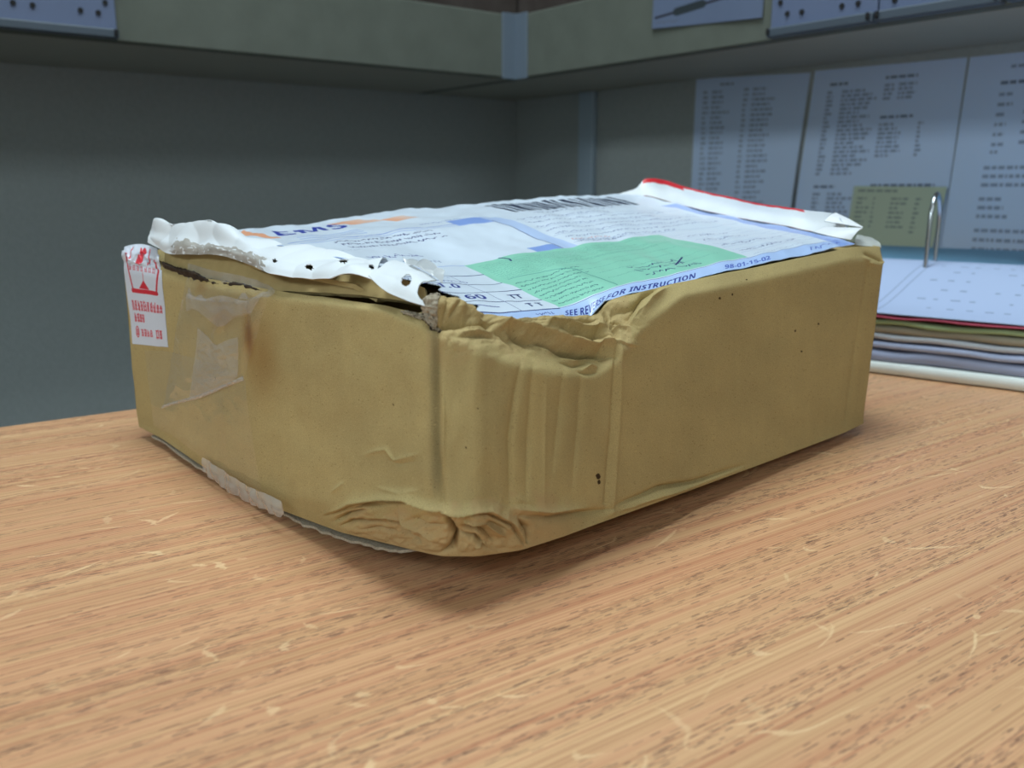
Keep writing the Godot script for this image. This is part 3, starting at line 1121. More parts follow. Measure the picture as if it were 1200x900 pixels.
func body_normal(i: int, j: int) -> Vector3:
	var nc := NS + NB
	var a := BP[j * nc + mini(i + 2, nc - 1)] - BP[j * nc + maxi(i - 2, 0)]
	var b := BP[mini(j + 2, NV - 1) * nc + i] - BP[maxi(j - 2, 0) * nc + i]
	var n := a.cross(b).normalized()       # plan coordinates are left-handed; make it point at the lens side
	return n if n.z < 0 else -n

func cardboard() -> StandardMaterial3D:
	var w := 1536
	var h := 560
	var data := PackedByteArray()
	data.resize(w * h * 3)
	var n1 := noise(0.008, 51, 4)
	var n2 := noise(0.5, 52, 2)
	var n3 := noise(0.10, 53, 2)
	var n4 := noise(0.03, 54, 3)
	var px_of := func(x: int) -> float: return S0 + (S1 - S0) * x / (w - 1)
	for x in w:
		var px: float = px_of.call(x)
		var ci := clampi(int((px - S0) / (S1 - S0) * (NS - 1)), 0, NS - 1)
		for y in h:
			var v := 1.0 - y / float(h - 1)
			var py := lerpf(col_bot[ci], col_top[ci], v)
			var c := Vector3(172, 153, 107)
			var s := 1.0 + n1.get_noise_2d(px, py) * 0.045 + n2.get_noise_2d(x, y) * 0.12 + n3.get_noise_2d(px * 0.7, py * 0.05) * 0.008
			c *= s
			# rubbed, browner paper where the board is crushed
			var z := 0.0
			if px > 375 and px < 720:
				z = smoothstep(575.0, 605.0, py + n4.get_noise_2d(px, py) * 25.0) * smoothstep(375.0, 430.0, px) * smoothstep(720.0, 620.0, px)
			if px > 500 and px < 740:
				z = maxf(z, 0.45 * smoothstep(440.0, 405.0, py + n4.get_noise_2d(px, py) * 30.0))
			c = c.lerp(Vector3(175, 147, 106), z * 0.7)
			# damp brown stains beside the tape
			var st := exp(-pow((px - 291.0) / 5.0, 2) - pow((py - 395.0) / 22.0, 2)) + 0.45 * exp(-pow((px - 305.0) / 16.0, 2) - pow((py - 420.0) / 40.0, 2)) + 0.4 * exp(-pow((px - 262.0) / 14.0, 2) - pow((py - 375.0) / 14.0, 2)) + 0.5 * exp(-pow((px - 237.0) / 8.0, 2) - pow((py - 338.0) / 8.0, 2))
			c = c.lerp(Vector3(120, 74, 26), clampf(st * 0.75, 0, 0.8))
			# darker band painted down the score line at the near corner
			var so := exp(-pow((px - 508.0) / 4.0, 2)) * smoothstep(380.0, 400.0, py) * smoothstep(580.0, 540.0, py) * 0.35
			c *= 1.0 - so * 0.6
			var k := (y * w + x) * 3
			data[k] = clampi(int(c.x), 0, 255)
			data[k + 1] = clampi(int(c.y), 0, 255)
			data[k + 2] = clampi(int(c.z), 0, 255)
	var im := Image.create_from_data(w, h, false, Image.FORMAT_RGB8, data)
	var rng := RandomNumberGenerator.new()
	rng.seed = 5
	for q in 5000:      # specks and fibres of recycled paper
		var p := Vector2(rng.randf() * w, rng.randf() * h)
		var dark := rng.randf() < 0.6
		stroke(im, [p, p + Vector2(rng.randf_range(-2, 2), rng.randf_range(-2, 2))], rng.randf_range(0.4, 0.9), Color(0.30, 0.22, 0.12, rng.randf_range(0.2, 0.6)) if dark else Color(0.86, 0.78, 0.58, rng.randf_range(0.2, 0.5)))
	for q in [[702, 562, 4], [703, 568, 3], [840, 360, 2], [930, 392, 1.6], [958, 384, 1.6], [873, 335, 1.8], [855, 355, 1.5], [938, 415, 1.5], [460, 470, 1.4], [560, 483, 1.3], [545, 520, 1.4]]:
		var ci := int((q[0] - S0) / (S1 - S0) * (NS - 1))
		var v: float = (col_bot[ci] - q[1]) / (col_bot[ci] - col_top[ci])
		var p := Vector2((q[0] - S0) / (S1 - S0) * w, (1.0 - v) * h)
		stroke(im, [p + Vector2(-q[2] * 0.4, -q[2]), p + Vector2(q[2] * 0.3, q[2])], q[2], Color(0.22, 0.16, 0.09, 0.85))
	return textured(im, 0.82, 0.35)

# nodes of the waybill: u along the carton's long side, v from the near rim to the far edge; each a picture position
const LU := [0.0, 0.25, 0.33, 0.40, 0.72, 1.0]
const LV := [0.0, 0.08, 0.5, 0.8, 1.0]

func label_nodes() -> Array:
	var px := [
		[[556, 380], [657, 372], [691, 372], [708, 352], [880, 311], [1002, 285]],
		[[536, 366], [657, 362], [690, 345], [716, 336], [878, 299], [985, 279]],
		[[440, 312], [544, 313], [583, 304], [617, 297], [772, 275], [897, 262]],
		[[330, 289], [445, 274], [490, 268], [530, 263], [700, 247], [812, 245]],
		[[262, 272], [380, 260], [424, 253], [459, 247], [628, 232], [748, 227]]]
	var out := []
	for j in 5:
		for i in 6:
			var u: float = LU[i]
			var v: float = LV[j]
			# distance: from the near rim to the far edge, following the left face on one side and the right end on the other
			var left: float = [rim_f(556.0), rim_f(536.0) + 0.004, face_f(440.0) + 0.035, face_f(330.0) + 0.035, 0.55][j]
			var f := lerpf(left, lerpf(rim_f(1002.0), 0.735, v), u)
			if v < 0.1:
				f = rim_f(px[0][i][0]) + v * 0.15
			out.append(at_f(px[j][i][0], px[j][i][1], f))
	return out

var LN: Array = []

func label_point(u: float, v: float) -> Vector3:
	var i := 0
	while i < 4 and LU[i + 1] < u:
		i += 1
	var j := 0
	while j < 3 and LV[j + 1] < v:
		j += 1
	var a: float = (u - LU[i]) / (LU[i + 1] - LU[i])
	var b: float = (v - LV[j]) / (LV[j + 1] - LV[j])
	var p: Vector3 = LN[j * 6 + i]
	var q: Vector3 = LN[j * 6 + i + 1]
	var r: Vector3 = LN[j * 6 + 6 + i]
	var s: Vector3 = LN[j * 6 + 7 + i]
	return p * (1 - a) * (1 - b) + q * a * (1 - b) + r * (1 - a) * b + s * a * b

func label_grid(nx: int, ny: int, u0: float, u1: float, v0: float, v1: float, drop: float, ripple: float) -> PackedVector3Array:
	var P := PackedVector3Array()
	P.resize(nx * ny)
	for j in ny:
		for i in nx:
			P[j * nx + i] = label_point(lerpf(u0, u1, i / float(nx - 1)), lerpf(v0, v1, j / float(ny - 1)))
	for pass_ in 3:
		var Q := P.duplicate()
		for j in ny:
			for i in nx:
				var w := mini(4, mini(mini(i, nx - 1 - i), mini(j, ny - 1 - j)))
				if w == 0:
					continue
				var s := Vector3.ZERO
				for d in range(-w, w + 1):
					s += P[j * nx + i + d] + P[(j + d) * nx + i]
				Q[j * nx + i] = s / (4 * w + 2)
		P = Q
	var n := noise(26.0, 61, 2)
	var n2 := noise(55.0, 62, 2)
	for k in P.size():
		var p := P[k]
		var v := lerpf(v0, v1, (k / nx) / float(ny - 1))
		p.y += ripple * (n.get_noise_2d(p.x, p.z * 0.4) * 0.0010 + n2.get_noise_2d(p.x, p.z * 0.5) * 0.00025 * (1.0 + 2.0 * smoothstep(0.9, 1.0, v))) - drop
		P[k] = W(p)
	return P

func label_image() -> Image:
	var w := 1500
	var h := 1060
	var im := Image.create(w, h, false, Image.FORMAT_RGB8)
	var white := Color(0.84, 0.89, 0.955)
	im.fill(white)
	var rng := RandomNumberGenerator.new()
	rng.seed = 12
	var U := func(u: float) -> float: return u * w
	var V := func(v: float) -> float: return (1.0 - v) * h
	var blue := Color(0.52, 0.64, 0.90)
	var pale := Color(0.68, 0.78, 0.95)
	var ink := Color(0.13, 0.20, 0.55)
	var navy := Color(0.10, 0.16, 0.42)
	var grey := Color(0.38, 0.44, 0.62)
	# blue border strips at the foot and on the right
	rect(im, 0, V.call(0.075), w, h, pale)
	rect(im, U.call(0.955), V.call(0.86), w, h * 0.86, blue)
	rect(im, 0, V.call(0.075), w, 3, grey)
	# green field
	rect(im, U.call(0.25), V.call(0.5), w * 0.47, h * 0.42, Color(0.56, 0.82, 0.74))
	for k in 12:
		scribble_line(im, U.call(0.27), V.call(0.475 - k * 0.012), w * rng.randf_range(0.15, 0.42), 8, Color(0.20, 0.50, 0.46, 0.75), rng, 0.8)
	for r in 8:
		scribble_line(im, U.call(0.262 + 0.0 * r), V.call(0.29 - r * 0.026), w * (0.16 if r < 3 else 0.13), 11, Color(0.10, 0.33, 0.38, 0.85), rng, 1.3)
	for r in 5:
		scribble_line(im, U.call(0.43), V.call(0.36 - r * 0.05), w * rng.randf_range(0.15, 0.27), 9, Color(0.18, 0.46, 0.45, 0.6), rng, 0.9)
	stroke(im, [Vector2(U.call(0.27), V.call(0.33)), Vector2(U.call(0.36), V.call(0.32)), Vector2(U.call(0.41), V.call(0.27)), Vector2(U.call(0.42), V.call(0.09))], 1.5, Color(0.25, 0.55, 0.55))
	for k in 3:      # signature
		scribble_line(im, U.call(0.49), V.call(0.20 - k * 0.035), w * (0.10 + 0.01 * k), 26, navy, rng, 1.8)
	stroke(im, [Vector2(U.call(0.57), V.call(0.14)), Vector2(U.call(0.62), V.call(0.20))], 3.0, navy)
	stroke(im, [Vector2(U.call(0.335), V.call(0.50)), Vector2(U.call(0.345), V.call(0.47)), Vector2(U.call(0.34), V.call(0.45))], 3.0, navy)
	# the column left of the green field: ruled cells with handwriting
	for k in 5:
		var yy: float = V.call(0.07 + k * 0.085)
		stroke(im, [Vector2(0, yy), Vector2(U.call(0.25), yy)], 2.4, navy)
	stroke(im, [Vector2(U.call(0.15), V.call(0.075)), Vector2(U.call(0.15), V.call(0.41))], 1.5, grey)
	rect(im, 0, V.call(0.5), U.call(0.25), 3, blue)
	write(im, "1.0", U.call(0.055), V.call(0.285), 54, ink, 1.2, 0.9, 0.2)
	write(im, "60", U.call(0.07), V.call(0.175), 66, ink, 1.1, 1.0, 0.25)
	write(im, "TT", U.call(0.185), V.call(0.18), 50, navy, 1.0, 0.9, 0.2)
	write(im, "T T", U.call(0.185), V.call(0.105), 48, navy, 1.0, 0.9, 0.2)
	stroke(im, [Vector2(U.call(0.04), V.call(0.24)), Vector2(U.call(0.05), V.call(0.12)), Vector2(U.call(0.115), V.call(0.115))], 2.6, ink)
	scribble_line(im, U.call(0.02), V.call(0.40), w * 0.11, 18, ink, rng, 1.4)
	scribble_line(im, U.call(0.04), V.call(0.36), w * 0.12, 22, ink, rng, 1.6)
	scribble_line(im, U.call(0.18), V.call(0.05), w * 0.05, 26, ink, rng, 1.8)
	# the foot of the form
	write(im, "SEE REVERSE FOR INSTRUCTION", U.call(0.262), V.call(0.012), 46, ink, 0.70, 1.05)
	write(im, "98-01-15-02", U.call(0.655), V.call(0.014), 44, Color(0.22, 0.33, 0.72), 0.74, 1.0)
	scribble_line(im, U.call(0.88), V.call(0.055), w * 0.085, 34, Color(0.22, 0.32, 0.72), rng, 2.2)
	# addresses between the green field and the header
	scribble_line(im, U.call(0.07), V.call(0.615), w * 0.15, 24, ink, rng, 1.8)
	scribble_line(im, U.call(0.10), V.call(0.57), w * 0.13, 20, grey, rng, 1.5)
	for r in 3:
		scribble_line(im, U.call(0.10), V.call(0.775 - r * 0.03), w * 0.24, 17, Color(0.15, 0.20, 0.45), rng, 1.9)
	scribble_line(im, U.call(0.03), V.call(0.685), w * 0.08, 15, grey, rng, 0.9)
	rect(im, U.call(0.02), V.call(0.808), w * 0.47, 4, Color(0.42, 0.55, 0.88))
	rect(im, U.call(0.02), V.call(0.79), w * 0.47, 3, Color(0.55, 0.66, 0.92))
	rect(im, U.call(0.41), V.call(0.835), w * 0.07, h * 0.045, blue)
	rect(im, U.call(0.425), V.call(0.545), w * 0.055, h * 0.045, blue)
	rect(im, U.call(0.48), V.call(0.84), w * 0.035, h * 0.34, Color(0.72, 0.80, 0.95))
	rect(im, U.call(0.48), V.call(0.80), 4, h * 0.30, grey)
	for r in 7:
		scribble_line(im, U.call(0.53), V.call(0.80 - r * 0.042), w * rng.randf_range(0.22, 0.40), 15, Color(0.32, 0.39, 0.62, 0.9), rng, 1.4)
		if r % 2 == 0:
			rect(im, U.call(0.52), V.call(0.78 - r * 0.042), w * 0.42, 2, Color(0.60, 0.66, 0.80))
	scribble_line(im, U.call(0.53), V.call(0.56), w * 0.09, 14, Color(0.85, 0.35, 0.35), rng, 1.0)
	scribble_line(im, U.call(0.53), V.call(0.535), w * 0.11, 14, navy, rng, 1.0)
	for r in 9:
		rect(im, U.call(0.735), V.call(0.47 - r * 0.042), w * 0.215, 2, Color(0.58, 0.64, 0.80))
		if r % 2 == 1:
			scribble_line(im, U.call(0.745), V.call(0.462 - r * 0.042), w * rng.randf_range(0.08, 0.17), 20, Color(0.20, 0.26, 0.52, 0.95), rng, 1.7)
	scribble_line(im, U.call(0.74), V.call(0.10), w * 0.15, 12, grey, rng, 0.9)
	for k in 16:     # print running up the right strip
		ideograph(im, U.call(0.963), V.call(0.08 + k * 0.036), 26, Color(0.30, 0.42, 0.80), rng, 1.3)
	# header: company mark, orange wings, bar code
	write(im, "EMS", U.call(0.06), V.call(0.892), 104, Color(0.12, 0.22, 0.66), 1.35, 0.80, 0.35)
	for k in 4:
		stroke(im, [Vector2(U.call(0.075), V.call(0.86 - k * 0.010)), Vector2(U.call(0.24), V.call(0.86 - k * 0.010))], 1.2, Color(0.50, 0.62, 0.90))
	var orange := Color(0.93, 0.66, 0.52)
	for k in 26:
		stroke(im, [Vector2(U.call(0.0) + k * 2.2, V.call(0.955 - k * 0.003)), Vector2(U.call(0.035) + k * 1.2, V.call(0.975 - k * 0.004))], 3.0, orange)
	for k in 18:
		stroke(im, [Vector2(U.call(0.265) + k * 6, V.call(0.925)), Vector2(U.call(0.235) + k * 6, V.call(0.965))], 2.6, orange.lerp(white, k / 40.0))
		stroke(im, [Vector2(U.call(0.35) + k * 4, V.call(0.90)), Vector2(U.call(0.335) + k * 4, V.call(0.93))], 2.4, orange.lerp(white, k / 30.0))
	var x: float = U.call(0.575)
	while x < U.call(0.88):
		var bw := rng.randi_range(10, 30)
		rect(im, x, V.call(0.965), bw, h * 0.105, Color(0.12, 0.18, 0.30))
		x += bw + rng.randi_range(8, 15)
	scribble_line(im, U.call(0.60), V.call(0.845), w * 0.2, 14, Color(0.22, 0.28, 0.48), rng, 1.1)
	scribble_line(im, U.call(0.36), V.call(0.85), w * 0.08, 12, Color(0.30, 0.40, 0.70), rng, 1.0)
	return im

func sticker_image() -> Image:
	var w := 240
	var h := 520
	var im := Image.create(w, h, false, Image.FORMAT_RGB8)
	im.fill(Color(0.82, 0.84, 0.90))
	var red := Color(0.80, 0.16, 0.22)
	var rng := RandomNumberGenerator.new()
	rng.seed = 4
	# on the fold: slanting bands; below: an outlined badge with a small hill in it, then three lines of small print
	for k in 3:
		stroke(im, [Vector2(30 + k * 66, 140), Vector2(70 + k * 58, 20)], 5.0 if k == 1 else 3.0, red)
	stroke(im, [Vector2(100, 120), Vector2(150, 30)], 15, Color(0.84, 0.24, 0.30))
	for k in 7:
		ideograph(im, 40 + k * 24, 158, 18, red, rng, 1.9, 26)
	stroke(im, [Vector2(36, 60), Vector2(28, 140), Vector2(52, 272)], 4.0, red)
	stroke(im, [Vector2(206, 60), Vector2(222, 170), Vector2(200, 262)], 5.0, red)
	stroke(im, [Vector2(50, 276), Vector2(200, 274)], 10, red)
	for k in 20:
		rect(im, 126 - 2 - k * 1.5, 226 + k * 1.8, 4 + k * 3.0, 3, red)
	stroke(im, [Vector2(126, 188), Vector2(126, 228)], 1.6, red)
	for k in 10:
		ideograph(im, 30 + k * 20, 318, 16, red, rng, 2.3, 46)
	for k in 4:
		ideograph(im, 38 + k * 18, 378, 15, red, rng, 2.3, 38)
	for k in 24:
		stroke(im, [Vector2(48 + cos(k * TAU / 24) * 11, 462 + sin(k * TAU / 24) * 24), Vector2(48 + cos((k + 1) * TAU / 24) * 11, 462 + sin((k + 1) * TAU / 24) * 24)], 2.6, red)
	ideograph(im, 42, 448, 12, red, rng, 2.0, 28)
	for k in 4:
		ideograph(im, 76 + k * 20, 446, 16, red, rng, 2.2, 34)
	for k in 2:
		ideograph(im, 174 + k * 22, 442, 18, red, rng, 2.6, 42)
	return im

func patch(outline_top: Array, outline_bottom: Array, nx: int, ny: int, lift: float, crumple: float, freq: float, sd: int, o: Vector3) -> PackedVector3Array:
	# a strip stuck on the carton between two lines given in picture positions
	var P := PackedVector3Array()
	P.resize(nx * ny)
	var n := noise(freq, sd, 2)
	for i in nx:
		var t := i / float(nx - 1)
		var a := polyline(outline_bottom, t)
		var b := polyline(outline_top, t)
		for j in ny:
			var q := a.lerp(b, j / float(ny - 1))
			var edge := minf(1.0, 6.0 * minf(minf(t, 1 - t), minf(j / float(ny - 1), 1.0 - j / float(ny - 1))) + 0.2)
			var z := lift + crumple * edge * (0.5 + 0.5 * (1.0 - 2.0 * absf(n.get_noise_2d(q.x, q.y))))
			P[j * nx + i] = W(body_point(q.x, q.y, z)) - o
	return P

func V3(a: Array) -> Array:
	var r := []
	for k in range(0, a.size(), 2):
		r.append(Vector3(a[k], a[k + 1], 0))
	return r

func row_at(a: Array) -> Array:      # px, py, step behind the front face -> points in plan coordinates
	var r := []
	for k in range(0, a.size(), 3):
		r.append(at_f(a[k], a[k + 1], face_f(a[k]) + a[k + 2]))
	return r

func parcel() -> void:
	shape_body()
	LN = label_nodes()
	var o := W(Vector3(0.0, 0.0, 0.57))
	var t := thing("parcel", o, "battered brown cardboard carton with a crushed near corner, lying on the oak desk", "parcel")
	var card := cardboard()
	# body
	var nc := NS + NB
	var P := PackedVector3Array()
	var uv := PackedVector2Array()
	P.resize(nc * NV)
	uv.resize(nc * NV)
	for j in NV:
		for i in nc:
			var p := BP[j * nc + i]
			p.y = maxf(p.y, 0.0006)
			P[j * nc + i] = W(p) - o
			uv[j * nc + i] = Vector2(i / float(NS - 1) if i < NS else 0.8 + 0.2 * (i - NS) / float(NB), 1.0 - j / float(NV - 1))
	put("body", grid(P, nc, NV, 0.0, false, PackedByteArray(), uv), card, t)
	var plain := mottled(Color(0.70, 0.61, 0.42), 0.06, 0.12, 71, 256, 0.85)
	plain.uv1_world_triplanar = false
	# bottom, sagging on to the desk
	var st := SurfaceTool.new()
	st.begin(Mesh.PRIMITIVE_TRIANGLES)
	var ring := []
	for i in range(0, nc, 4):
		ring.append(P[i] + Vector3(0, 0.0002, 0))
	var mid := Vector3.ZERO
	for p in ring:
		mid += p / ring.size()
	mid.y = W(Vector3(0, 0.0004, 0)).y - o.y
	for k in ring.size():
		var a: Vector3 = ring[k]
		var b: Vector3 = ring[(k + 1) % ring.size()]
		var ai := a.lerp(mid, 0.25)
		var bi := b.lerp(mid, 0.25)
		ai.y = maxf(mid.y, a.y - 0.002)
		bi.y = maxf(mid.y, b.y - 0.002)
		var am := a.lerp(mid, 0.65)
		var bm := b.lerp(mid, 0.65)
		am.y = mid.y
		bm.y = mid.y
		for v in [a, b, ai, b, bi, ai, ai, bi, am, bi, bm, am, am, bm, mid]:
			st.add_vertex(v)
	st.generate_normals()
	put("bottom_panel", st.commit(), plain, t)
	# the torn bottom flap whose edge shows below the left face
	var outer := []
	var inner := []
	var rngb := RandomNumberGenerator.new()
	rngb.seed = 8
	for k in 46:
		var u := k / 45.0
		var px := lerpf(166, 498, u)
		var i := int((px - S0) / (S1 - S0) * (NS - 1))
		var b := BP[i]
		var hh := maxf(b.y - lerpf(0.0008, 0.0024 if px > 330 else 0.0015, smoothstep(498.0, 450.0, px)), 0.0022)
		outer.append(Vector3(b.x, hh, b.z) + Vector3(-0.55, 0, -0.83) * (-0.006 * smoothstep(455.0, 495.0, px) + 0.0001 + rngb.randf_range(-0.0006, 0.0012)))
		inner.append(Vector3(b.x, hh, b.z) + Vector3(0.5, 0, 0.86) * 0.03)
	var torn := mottled(Color(0.68, 0.62, 0.53), 0.30, 0.4, 72, 256, 0.95)
	torn.uv1_world_triplanar = false
	torn.uv1_scale = Vector3.ONE * 8
	put("bottom_flap", grid(loft([inner, outer], 220, 4, true, o, 0.0), 220, 4, 0.0012, true), torn, t, "torn grey edge of the bottom flap")
	# top panel under the waybill, open where the corner is torn
	var mx := 90
	var my := 70
	var TP := label_grid(mx, my, -0.05, 1.055, -0.015, 1.06, 0.0075, 0.0)
	for k in TP.size():
		TP[k] -= o
	var pm := PackedByteArray()
	pm.resize(mx * my)
	for j in int(my * 0.36):
		for i in int(mx * 0.09):
			pm[j * mx + i] = 1      # the torn corner
	put("top_panel", grid(TP, mx, my, 0.002, false, pm), plain, t)
	# front hem of the lifted top panel, seen above the dark slit
	var hem := grid(loft([
		row_at([190, 318, .010, 225, 327, .008, 262, 336, .007, 312, 340, .007, 355, 342, .009, 395, 344, .012, 440, 348, .014, 478, 353, .016, 503, 359, .018]),
		row_at([192, 306, .012, 226, 314, .011, 264, 322, .011, 312, 328, .012, 355, 332, .015, 395, 333, .017, 440, 335, .018, 476, 342, .020, 500, 350, .020]),
		row_at([194, 290, .022, 228, 294, .021, 266, 300, .021, 312, 314, .021, 355, 320, .022, 395, 322, .023, 440, 320, .024, 474, 328, .024, 498, 338, .024])], 120, 14, true, o, 0.0006, 90, 4), 120, 14, 0.002, false)
	put("top_flap", hem, plain, t, "lifted edge of the top flap")
	# ragged corrugation at the torn rim on the left
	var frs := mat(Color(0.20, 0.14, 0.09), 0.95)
	put("torn_rim", grid(loft([
		row_at([190, 313, .003, 215, 323, .003, 245, 334, .003, 280, 340, .003, 306, 343, .003]),
		row_at([190, 308, .001, 206, 315, .0, 226, 320, .001, 250, 331, .0, 276, 332, .001, 306, 340, .001]),
		row_at([191, 306, .008, 207, 313, .008, 226, 318, .008, 250, 328, .008, 276, 331, .008, 306, 338, .008])], 90, 8, true, o, 0.0008, 220, 6), 90, 8, 0.0012, false), frs, t, "dark torn corrugated rim")
	# rolled, torn end of the rim at the near corner
	put("rolled_rim", grid(patch(V3([506, 351, 511, 349, 517, 350]), V3([499, 384, 506, 387, 513, 384]), 30, 50, 0.0008, 0.0016, 0.14, 9, o), 30, 50, 0.0010, false), torn, t, "torn fibrous end of the rolled rim")
	put("rim_fibres", grid(patch(V3([470, 368, 488, 370, 503, 374]), V3([474, 374, 490, 379, 503, 384]), 60, 20, 0.0004, 0.0012, 0.16, 10, o), 60, 20, 0.0006, false), torn, t, "fuzzy fibres below the torn corner")
	# waybill
	var lx := 220
	var ly := 170
	var LP := label_grid(lx, ly, 0.0, 1.0, 0.0, 1.0, 0.0, 1.0)
	for k in LP.size():
		LP[k] -= o
	var paper := textured(label_image(), 0.35, 0.5)
	paper.clearcoat_enabled = true
	paper.clearcoat = 0.35
	paper.clearcoat_roughness = 0.25
	var mask := PackedByteArray()
	mask.resize(lx * ly)
	for j in ly - 1:
		for i in lx - 1:      # ragged tear at the near left corner
			var u := i / float(lx - 1)
			var v := j / float(ly - 1)
			if v < 0.42 and u < 0.05 * smoothstep(0.42, 0.3, v) + 0.012 * sin(v * 70.0) + maxf(0.0, 0.06 - v) * 0.8:
				mask[j * lx + i] = 1
	var way := put("waybill", grid(LP, lx, ly, 0.0004, false, mask), paper, t, "blue and green printed waybill on the carton top")
	# margin of the form curling up along the far right, with a red edge
	var em := Image.create(256, 64, false, Image.FORMAT_RGB8)
	em.fill(Color(0.86, 0.88, 0.91))
	for x in 256:
		if x > 50 and x < 216:
			rect(em, x, 0, 1, (14 if x > 165 else 6) + (x / 7) % 2, Color(0.80, 0.16, 0.20))
	var base := []
	var crest := []
	var outer2 := []
	var pxs := [[1000, 282], [985, 278], [958, 273], [925, 266], [897, 261], [868, 256], [840, 250], [812, 244], [785, 237], [760, 230], [742, 231], [715, 233]]
	var pxo := [[985, 256], [976, 250], [948, 247], [915, 242], [886, 238], [860, 232], [832, 226], [803, 219], [778, 211], [757, 210], [743, 222], [714, 231]]
	for k in pxs.size():
		var v := minf(1.0, k / 9.0)
		var f := lerpf(0.575, 0.735, v)
		base.append(at_f(pxs[k][0], pxs[k][1], f))
		crest.append(at_f((pxs[k][0] * 0.6 + pxo[k][0] * 0.4), pxs[k][1] * 0.5 + pxo[k][1] * 0.5, f + 0.010 * smoothstep(11.0, 9.0, k)))
		outer2.append(at_f(pxo[k][0], pxo[k][1], f + 0.018 * smoothstep(11.0, 9.0, k)))
	put("margin", grid(loft([base, crest, outer2], 120, 16, true, o, 0.0006, 60, 12), 120, 16, 0.0004, false), textured(em, 0.45), way, "white margin with a red edge, curled up")
	# its near corner folded over into a point
	var wp := mat(Color(0.86, 0.87, 0.90), 0.5)
	put("folded_corner", grid(loft([
		[at_f(955, 272, .588), at_f(975, 277, .578), at_f(997, 281, .572)],
		[at_f(962, 268, .590), at_f(985, 270, .580), at_f(1005, 271, .573)],
		[at_f(968, 266, .592), at_f(992, 266.5, .583), at_f(1011, 267, .575)]], 16, 12, true, o, 0.0), 16, 12, 0.0004, false), wp, way, "lower leaf of the folded margin corner")
	put("folded_corner", grid(loft([
		[at_f(966, 259, .598), at_f(985, 262, .590), at_f(1011, 266.5, .576)],
		[at_f(972, 253, .600), at_f(990, 258, .592), at_f(1011, 266, .577)],
		[at_f(979, 249, .604), at_f(995, 256.5, .594), at_f(1011, 265.5, .578)]], 16, 12, true, o, 0.0), 16, 12, 0.0004, false), wp, way, "upper leaf of the folded margin corner, coming to a point")
	# perforated strip hanging over the front hem, crumpled at its far end
	var white := mat(Color(0.86, 0.88, 0.91), 0.55)
	white.backlight_enabled = true
	white.backlight = Color(0.25, 0.25, 0.26)
	var sx := 240
	var sy := 40
	var SP := loft([
		row_at([173, 284, .004, 196, 297, .0, 224, 298, .0, 254, 299, .0, 292, 311, .0, 318, 321, .0, 346, 325, .001, 382, 327, .003, 416, 324, .006, 440, 326, .008]),
		row_at([172, 277, .006, 197, 286, .001, 224, 288, .001, 256, 290, .001, 291, 299, .002, 317, 310, .003, 346, 315, .005, 382, 318, .008, 416, 317, .012, 442, 319, .014]),
		row_at([174, 269, .012, 201, 276, .008, 224, 277, .008, 258, 281, .008, 292, 288, .010, 318, 300, .011, 346, 305, .014, 382, 310, .018, 416, 311, .022, 444, 312, .024]),
		row_at([181, 255, .015, 205, 261, .018, 227, 258, .020, 250, 257, .022, 286, 276, .026, 322, 290, .026, 350, 297, .028, 385, 303, .030, 420, 305, .032, 450, 307, .034]),
		row_at([188, 268, .026, 212, 272, .032, 236, 276, .038, 266, 281, .042, 298, 281, .044, 330, 284, .046, 358, 289, .046, 392, 295, .046, 426, 301, .046, 456, 309, .046])], sx, sy, true, o, 0.0030, 40, 14)
	var sm := PackedByteArray()
	sm.resize(sx * sy)
	var holes := [[0.715, 0.34, 0.015, 0.09], [0.84, 0.48, 0.019, 0.10], [0.965, 0.36, 0.014, 0.09], [0.565, 0.42, 0.012, 0.07], [0.30, 0.70, 0.022, 0.03]]
	for j in sy - 1:
		for i in sx - 1:
			for hl in holes:
				if pow((i / float(sx) - hl[0]) / hl[2], 2) + pow((j / float(sy) - hl[1]) / hl[3], 2) < 1.0 + 0.3 * sin(i * 2.1 + j):
					sm[j * sx + i] = 1
	# grey backing plus painted shade along the hanging part of the crumpled end
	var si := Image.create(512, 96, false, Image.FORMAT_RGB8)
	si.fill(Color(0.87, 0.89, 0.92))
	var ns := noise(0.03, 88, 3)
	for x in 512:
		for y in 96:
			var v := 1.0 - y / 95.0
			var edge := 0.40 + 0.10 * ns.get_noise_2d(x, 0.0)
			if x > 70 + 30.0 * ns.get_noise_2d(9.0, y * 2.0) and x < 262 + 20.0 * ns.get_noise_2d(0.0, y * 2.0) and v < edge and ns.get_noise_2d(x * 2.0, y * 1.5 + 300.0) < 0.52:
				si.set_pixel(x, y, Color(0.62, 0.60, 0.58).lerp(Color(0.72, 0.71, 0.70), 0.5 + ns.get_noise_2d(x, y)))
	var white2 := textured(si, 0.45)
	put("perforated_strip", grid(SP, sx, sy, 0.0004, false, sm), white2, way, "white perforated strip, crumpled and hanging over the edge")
	# the strip's torn tip with a dark hole
	var tx := 70
	var ty := 40
	var TT := loft([
		row_at([431, 322, .004, 450, 340, .000, 480, 353, -.001, 498, 359, -.001]),
		row_at([440, 315, .010, 456, 327, .006, 480, 338, .004, 494, 346, .003]),
		row_at([452, 307, .020, 466, 315, .016, 486, 324, .013, 500, 331, .012]),
		row_at([462, 304, .032, 478, 310, .030, 496, 318, .028, 512, 327, .027])], tx, ty, true, o, 0.0007, 80, 15)
	var tm := PackedByteArray()
	tm.resize(tx * ty)
	for j in ty - 1:
		for i in tx - 1:
			var q := Vector2(i / float(tx), j / float(ty))
			if pow((q.x - 0.56) / 0.075, 2) + pow((q.y - 0.46) / 0.15, 2) < 1.0 or pow((q.x - 1.02) / 0.19, 2) + pow((q.y - 0.42) / 0.27, 2) < 1.0:
				tm[j * tx + i] = 1
